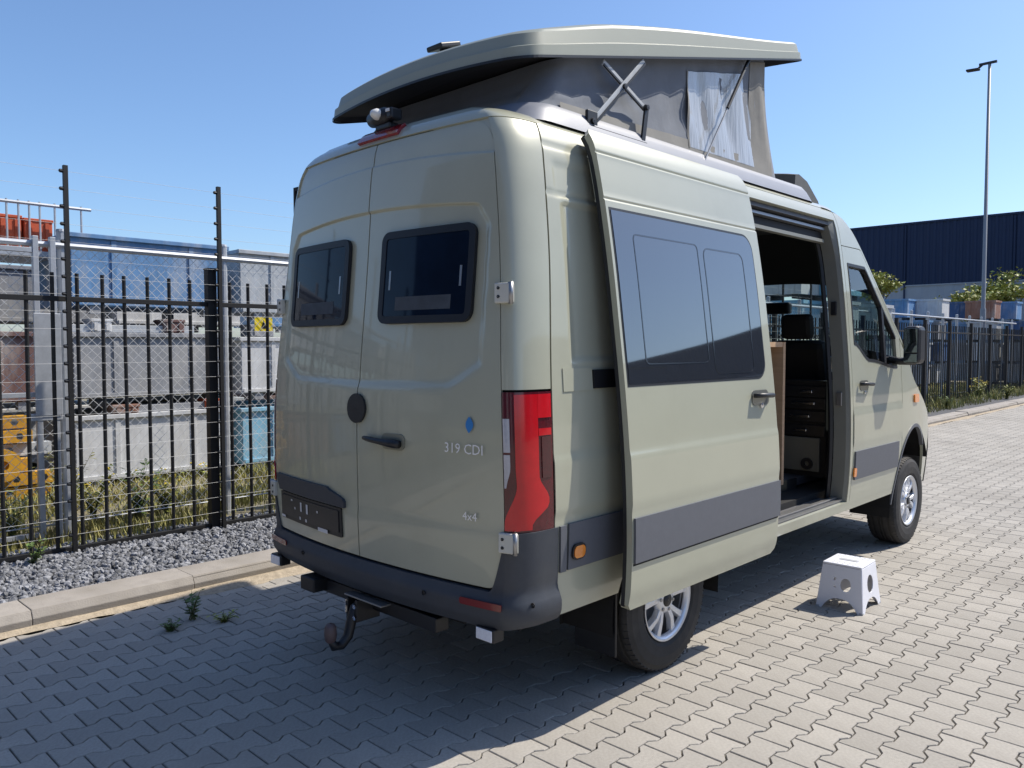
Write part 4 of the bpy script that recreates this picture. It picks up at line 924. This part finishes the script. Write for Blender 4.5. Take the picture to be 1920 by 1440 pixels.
# ---- sliding door, slid back and standing off the body
SD0, SD1 = .80, 2.255
def slide_disp(y, z):
    o = .006 * (1 - sstep(1.195, 1.25, z)) * sstep(.95, 1.0, z)
    for c in (2.60, 2.383): o -= .009 * max(0, 1 - abs(z - c) / .008)
    o -= .004 * sstep(2.385, 2.40, z) * (1 - sstep(2.58, 2.595, z))
    o -= .020 * (1 - sstep(.50, .60, z)) * .5
    return o
zs = sorted(set([round(z, 4) for z in lin(.505, 2.715, 90)] + [c + d for c in (2.60, 2.383, 1.222) for d in (-.012, -.006, -.002, .002, .006, .012)]))
sd = patch('sliding_door', SLID, rows(zs, lambda z: SD0 + rnd_in(z, .505, 2.715, .02), lambda z: SD1 - rnd_in(z, .505, 2.715, .05, .02), 40), PAINT, van, 0, .05, slide_disp)
patch('door_inner', SLID, rows(lin(.53, 2.69, 30), lambda z: SD0 + .015, lambda z: SD1 - .015, 8), INTG, sd, -.055, 0)
patch('door_edge_seal', SLID, rows(lin(.52, 2.70, 40), lambda z: SD0 - .001, lambda z: SD0 + .02, 2), BLACK, sd, -.03, .02)
patch('side_window', SLID, rows(ease(1.535, 2.33, 20, .08), lambda z: SD0 + .03, lambda z: SD1 - .10 - rnd_in(z, 1.535, 2.33, .09), 20), TINT, sd, .004, .006)
patch('window_seal', SLID, rows(ease(1.522, 2.343, 20, .08), lambda z: SD0 + .02, lambda z: SD1 - .088 - rnd_in(z, 1.522, 2.343, .10), 20), BLACK, sd, .0015, .003)
rring('window_vent_line', SLID, .975, 1.55, 1.62, 2.235, .03, .007, mat('vent_line', (.016, .018, .022), .15, var=.1, ior=2.0), sd, .0055, .002)
rring('window_vent_line', SLID, 1.60, 2.03, 1.56, 2.225, .05, .008, MATS['vent_line'], sd, .0055, .002)
patch('door_cladding', SLID, rows(lin(.727, .932, 6), lambda z: SD0 + .012, lambda z: SD1 - .002, 30), TRIM, sd, .012, .02)
patch('lower_crease_shade', SLID, [[(y, z) for z in (.714, .724)] for y in lin(SD0 + .01, SD1 - .01, 20)], SHELL, sd, .002, .002)  # flat dark strip painting the crease's shade below the cladding
h0 = SLID(2.07, 1.40)
MB().tube([(h0.x + .010, 1.975, 1.432), (h0.x + .04, 2.0, 1.435), (h0.x + .042, 2.14, 1.43), (h0.x + .010, 2.165, 1.428)], [.012, .014, .014, .011], 8).build('handle', BLACK, sd, smooth=True)
patch('handle_recess', SLID, rrect(1.97, 2.17, 1.375, 1.46, .035, 6, 4), MATS['recess_deep_shade'], sd, .004, .003)  # shade behind the handle painted on, same darker tone as the front doors
MB().lathe([(0, .016), (.010, .016), (.012, .003)], 12, (h0.x + .004, 2.07, 1.375), 'X').build('lock', CHROME, sd)
# ---- towing hitch
th = MB().bx(-.52, .52, .20, .28, .40, .47).build('tow_hitch', BLACK, van, bevel=.006)
MB().bx(-.50, -.37, .12, .24, .41, .485).build('socket_box', BLACK, th, bevel=.008)
MB().bx(-.06, .24, .10, .16, .478, .486).build('step_plate', STEEL, th, bevel=.002)
MB().bx(.03, .045, .10, .24, .36, .47).build('bracket', BLACK, th, bevel=.003); MB().bx(-.045, -.03, .10, .24, .36, .47).build('bracket', BLACK, th, bevel=.003)
for z in (.385, .44): MB().lathe([(-.008, .012), (.0, .012), (.001, .002)], 6, (.038, .095, z), 'Y').build('bolt', CHROME, th)
MB().tube([(0, .17, .45), (0, .12, .42), (0, .10, .36), (0, .08, .29), (0, .04, .255), (0, .0, .258), (0, -.02, .30)], [.026, .026, .026, .025, .024, .022, .018], 10).build('tow_bar', BLACK, th, smooth=True)
MB().lathe([(.285, .018), (.295, .026), (.325, .031), (.36, .028), (.375, .018), (.378, .004)], 16, (0, -.02, 0), 'Z').build('tow_ball', mat('ball_cap', (.10, .07, .07), .5, var=.2), th, smooth=True)
MB().bx(-.012, -.002, .068, .078, .41, .475).build('chrome_pin', CHROME, th)
# ---- work lights under the bumper
for x in (.83, -.90):
    q = MB().bx(x - .055, x + .055, .205, .27, .445, .505).build('work_light', BLACK, van, bevel=.006)
    MB().bx(x - .048, x + .048, .199, .204, .45, .50).build('lens', LAMP, q, bevel=.003)
    MB().tube([(x, .24, .505), (x, .25, .55)], .012, 8).build('mount', CHROME, q)
# ---- high brake light and reversing camera
fnr = lambda a, z: REAR(a, z)
patch('brake_light', REAR, [[(x, z + .0) for x in lin(-.16, .16, 12)] for z in lin(2.722, 2.772, 4)], mat('brake_red', (.22, .006, .012), .15, var=.1, coat=.7), van, .016, .02)
rc = MB().lathe([(-.10, .004), (-.09, .035), (-.03, .045), (.03, .045), (.06, .03), (.065, .002)], 16, (-.02, .33, 2.845), 'X').build('reversing_camera', BLACK, van, smooth=True)
MB().lathe([(-.05, .002), (-.045, .016), (-.02, .028), (.02, .028), (.03, .0)], 14, (-.01, .30, 2.85), 'Y').build('camera_cap', mat('cap_white', (.7, .7, .68), .4, var=.05), rc, smooth=True)
MB().bx(.055, .10, .29, .36, 2.815, 2.87).build('camera_mount', BLACK, rc, bevel=.01); MB().bx(.062, .088, .283, .289, 2.848, 2.862).build('camera_lens', WHITEP, rc)
MB().bx(-.06, .06, .31, .37, 2.78, 2.81).build('camera_foot', BLACK, rc, bevel=.008)
# ---- pop top: base frame, bellows, shell, scissor arms, struts, fairing
def outline(hx, y0, y1, r, rear_bulge=0, n=8):
    """plan loop, counter-clockwise from the right front corner"""
    q = []
    for (cx, cy, t0) in ((hx - r, y1 - r, 0), (-hx + r, y1 - r, 90), (-hx + r, y0 + r, 180), (hx - r, y0 + r, 270)):
        for k in range(n + 1): t = R(t0 + 90 * k / n); q.append((cx + r * math.cos(t), cy + r * math.sin(t)))
    o = []
    for i, p in enumerate(q):
        nx = q[(i + 1) % len(q)]; m = 20 if (i % (n + 1) == n) else 1
        for k in range(m): o.append((lerp(p[0], nx[0], k / m), lerp(p[1], nx[1], k / m)))
    return [(x, y - rear_bulge * (1 - (x / hx) ** 2) * max(0, 1 - (y - y0) / .7) if y < y0 + .7 else y) for x, y in o]
def loft(name, rings, m, parent, cap_top=True, cap_bot=False, smooth=True):
    n = len(rings[0]); vs = [p for r_ in rings for p in r_]
    fs = [(k * n + i, k * n + (i + 1) % n, (k + 1) * n + (i + 1) % n, (k + 1) * n + i) for k in range(len(rings) - 1) for i in range(n)]
    if cap_top: fs.append(tuple(range((len(rings) - 1) * n, len(rings) * n)))
    if cap_bot: fs.append(tuple(range(n - 1, -1, -1)))
    return MB().add(vs, fs).build(name, m, parent, smooth=smooth, fix=False)
pt = None
SLOPE = .247
def UZ(y): return 2.995 + SLOPE * (y - .50)          # underside plane of the lifted shell
# base frame
fr_rings = []
for hx, y0, y1, z in ((.80, .50, 3.62, 2.735), (.775, .545, 3.58, 2.80), (.755, .57, 3.55, 2.832), (.745, .59, 3.53, 2.838)):
    fr_rings.append([(x, y, z + .012 * sstep(.6, .2, abs(x))) for x, y in outline(hx, y0, y1, .16)])
bf = loft('pop_top_frame', fr_rings, FRAME, van)
# bellows fabric
def bell(hx_b, hx_t, yb0, yb1, yt0, yt1, n=12):
    B = outline(hx_b, yb0, yb1, .14); T = outline(hx_t, yt0, yt1, .14); rings = []
    for k in range(n + 1):
        t = k / n; g = []
        for i, ((xb, yb), (xt, yt)) in enumerate(zip(B, T)):
            x, y = lerp(xb, xt, t), lerp(yb, yt, t); z0 = 2.838; z1 = UZ(y) + .015
            bow = -.018 * math.sin(math.pi * t) + .010 * math.sin(y * 21 + t * 3 + x * 4) * math.sin(math.pi * t) + .006 * math.sin(y * 47 + t * 9)* math.sin(math.pi * t)
            sx = (1 if x > 0 else -1) if abs(x) > .6 else 0
            g.append((x + sx * bow, y + (0 if sx else (bow if y > 2 else -bow)), lerp(z0, z1, t)))
        rings.append(g)
    return rings
be = loft('pop_top_bellows', bell(.735, .715, .62, 3.16, .80, 3.00), FAB, van, cap_top=False)
# lower hem of the fabric, paler front part and clear window on the right side
def BSIDE(y, t):
    x = lerp(.735, .715, t); bow = -.018 * math.sin(math.pi * t) + .010 * math.sin(y * 21 + t * 3 + x * 4) * math.sin(math.pi * t) + .006 * math.sin(y * 47 + t * 9) * math.sin(math.pi * t)
    return Vector((x + bow, y, lerp(2.838, UZ(y) + .015, t)))
for sgx in (1, -1):
    f2 = lambda y, t, s=sgx: Vector((s * BSIDE(y, t).x, BSIDE(y, t).y, BSIDE(y, t).z))
    patch('front_panel', f2, [[(y + lerp(.10, 0, t) * sstep(2.6, 2.9, y), t) for t in lin(.02, .97, 10)] for y in lin(2.70, 2.90, 6)], FABL, be, .005, 0)
    patch('hem', f2, [[(y, t) for t in (.0, .05, .12)] for y in lin(.80, 2.98, 30)], FABL, be, .006, 0)
    patch('clear_window', f2, [[(lerp(1.96, lerp(2.74, 2.60, sstep(.4, .95, t)), s), t) for s in lin(0, 1, 16)] for t in lin(.04, .86, 14)], mat('vinyl_backing', (.36, .38, .40), .3, var=.12, scale=5, stretch=(1, 5, .5), bump=.9, bscale=7, coat=.7), be, .007, 0)
    patch('window_edge', f2, [[(1.945 + .015 * s, t) for s in (0, 1)] for t in lin(.03, .87, 8)], FABL, be, .009, 0)
    # scissor arms
    x = sgx * .772
    for (ya, za, yb, zb) in ((1.0, 2.80, 1.44, UZ(1.44) - .02), (1.46, 2.97, 1.10, UZ(1.10) - .02)):
        d = Vector((0, yb - ya, zb - za)); c = Vector((x - sgx * .012 * (ya > 1.2), (ya + yb) / 2, (za + zb) / 2))
        MB().box(c, (.008, d.length, .034), Matrix.Rotation(math.atan2(d.z, d.y), 3, 'X')).build('scissor_arm', BIN['silver'], van, bevel=.003)
        MB().box(c + Vector((sgx * .006, 0, -.014)), (.010, d.length, .010), Matrix.Rotation(math.atan2(d.z, d.y), 3, 'X')).build('arm_edge', BLACK, van)
    sb = MB().bx(x - .012, x + .006, .96, 1.04, 2.74, 2.86).build('hinge_bracket', BLACK, van, bevel=.004)
    MB().box((x, 1.45, 2.885), (.012, .03, .20), Matrix.Rotation(R(-10), 3, 'X')).build('hinge_bracket', BLACK, van)
    MB().bx(x - .010, x + .010, .98, 1.46, 2.765, 2.785).build('arm_rail', BLACK, van)
    for (yy, zz_) in ((1.26, lerp(2.80, UZ(1.44), .55)), (1.0, 2.81), (1.46, 2.97)): MB().lathe([(-.012, .014), (.012, .014), (.013, .002)], 10, (x + sgx * .004, yy, zz_), 'X').build('pivot', BLACK, van)
    MB().tube([(x, 2.06, 2.79), (x - sgx * .01, 2.34, lerp(2.79, UZ(2.62), .5))], .006, 8).build('gas_strut', STEEL, van)
    MB().tube([(x - sgx * .01, 2.34, lerp(2.79, UZ(2.62), .5)), (x - sgx * .02, 2.62, UZ(2.62))], .011, 8).build('gas_strut', BLACK, van)
# shell
sh_rings = []
HX, SY0, SY1 = .785, .50, 3.40
for inset, up in ((.0, .0), (.003, .066), (.013, .072), (.024, .146), (.036, .161), (.06, .170), (.14, .184), (.25, .197), (.38, .204)):
    g = []
    for x, y in outline(HX - inset * .9, SY0 + inset * 1.5, SY1 - inset * 1.25, max(.05, .13 - inset * .3), .05):
        crown = .045 * (1 - (x / HX) ** 2)
        g.append((x, y, UZ(y) + up * lerp(.74, 1, sstep(.5, 1.3, y)) * lerp(1, .72, sstep(1.5, 3.3, y)) + crown))
    sh_rings.append(g)
ps = loft('pop_top_shell', sh_rings, PAINT2, van, cap_top=True)
es = ps.modifiers.new('split', 'EDGE_SPLIT'); es.split_angle = R(24)
def und(y0, y1, hx): return [(x, y, UZ(y) + .045 * (1 - (x / HX) ** 2) - .001) for x, y in outline(hx, y0, y1, .12, .05)]
ul = und(SY0, SY1, HX); ui = [(x * .97, lerp(2.0, y, .985), z + .03) for x, y, z in ul]
n = len(ul); MB().add(ul + ui, [(i, n + i, n + (i + 1) % n, (i + 1) % n) for i in range(n)] + [tuple(range(2 * n - 1, n - 1, -1))]).build('shell_lining', UNDER, ps, fix=False)
rub = [(x * 1.004, lerp(2.0, y, 1.003), z + .004) for x, y, z in ul]; rub2 = [(x, y, z - .012) for x, y, z in rub]
MB().add(rub + rub2, [(i, (i + 1) % n, n + (i + 1) % n, n + i) for i in range(n)]).build('edge_rubber', BLACK, ps, fix=False)
MB().lathe([(.0, .05), (.08, .04), (.13, .035), (.15, .02), (.155, .002)], 14, (-.30, 1.0, UZ(1.0) + .175), 'Z').build('roof_fan', BLACK, ps, smooth=True)
MB().box((-.30, .98, UZ(.98) + .32), (.13, .16, .03), Matrix.Rotation(R(18), 3, 'X')).build('fan_lid', BLACK, ps, bevel=.008)
MB().bx(.35, .40, 1.0, 1.05, UZ(1.0) + .2, UZ(1.0) + .225).build('roof_bolt', BLACK, ps)
# front fairing ahead of the pop top
fa = MB(); vs = []
for t in lin(-1, 1, 16):
    x = .66 * t; k = 1 - .25 * abs(t) ** 3
    vs += [(x, 3.50, 2.78), (x, 3.52, 2.80 + .20 * k), (x, 3.58, 2.80 + .215 * k), (x, 3.72, 2.80 + .17 * k), (x, 3.92, 2.77 + .05 * k), (x, 3.97, 2.74)]
fa.add(vs, [(6 * i + j, 6 * i + j + 1, 6 * i + 7 + j, 6 * i + 6 + j) for i in range(16) for j in range(5)] + [(0, 1, 2, 3, 4, 5), (96 + 5, 96 + 4, 96 + 3, 96 + 2, 96 + 1, 96)]).build('roof_fairing', mat('fairing_grey', (.10, .10, .095), .6, var=.15, scale=20), van, smooth=False)

# ================================================================== STEP STOOL
so_ = empty('step_stool', (1.235, 3.165, 0), 'white plastic folding step stool on the sunlit paving beside the van', 'stool', rz=R(2))
TW, TD, BW, BD, H = .125, .10, .15, .175, .295     # half sizes: top width (x), top depth (y), base width, base depth
TD = .135
tp = MB().bx(-TW, TW, -TD, TD, H - .014, H).build('seat', WPL, so_, local=True, bevel=.010)
MB().bx(-.06, .06, -.02, .02, H + .0005, H + .003).build('grip_slot', GREYP, so_, local=True, bevel=.004)
for i in range(-3, 4):
    for j in (-3, -2, 2, 3): MB().lathe([(0, .006), (.002, .005), (.0025, .001)], 8, (i * .032, j * .038, H), 'Z').build('grip_dot', WPL, so_, local=True)
def el(cx, cz, rx, rz, n=16): return [(cx + rx * math.cos(2 * math.pi * k / n), cz + rz * math.sin(2 * math.pi * k / n)) for k in range(n)]
def side_panel(name, half_t, half_b, mapf, holes):
    zt = H - .015
    ar = [(half_b - .036 - (half_b - .036) * 2 * k / 12, .0 + .075 * (1 - abs(1 - 2 * k / 12) ** 2.6)) for k in range(13)]
    outer = [(-half_b, 0)] + [(-x, z) for x, z in ar] + [(half_b, 0), (half_t, zt), (-half_t, zt)]
    MB().plate(outer, holes, mapf, .006).build(name, WPL, so_, local=True, bevel=.0015)
zt = H - .015
for s in (-1, 1):
    hy = [el(.03, .165, .034, .042), [(-.045, .14), (-.03, .14), (-.03, .15), (-.045, .15)], [(-.05, .185), (-.035, .185), (-.03, .205), (-.045, .205)]]
    side_panel('front_panel', TW - .004, BW, lambda u, v, w, s=s: (u, s * (lerp(BD, TD, v / zt) - w), v), hy)
    side_panel('side_panel', TD - .004, BD - .007, lambda u, v, w, s=s: (s * (lerp(BW, TW, v / zt) - w), u, v), [el(0, .165, .055, .058)])
    for t in (-1, 1): MB().bx(s * BW - .012 * s - .012, s * BW - .012 * s + .012, t * BD - .012 * t - .012, t * BD - .012 * t + .012, 0, .012).build('rubber_foot', GREYP, so_, local=True)
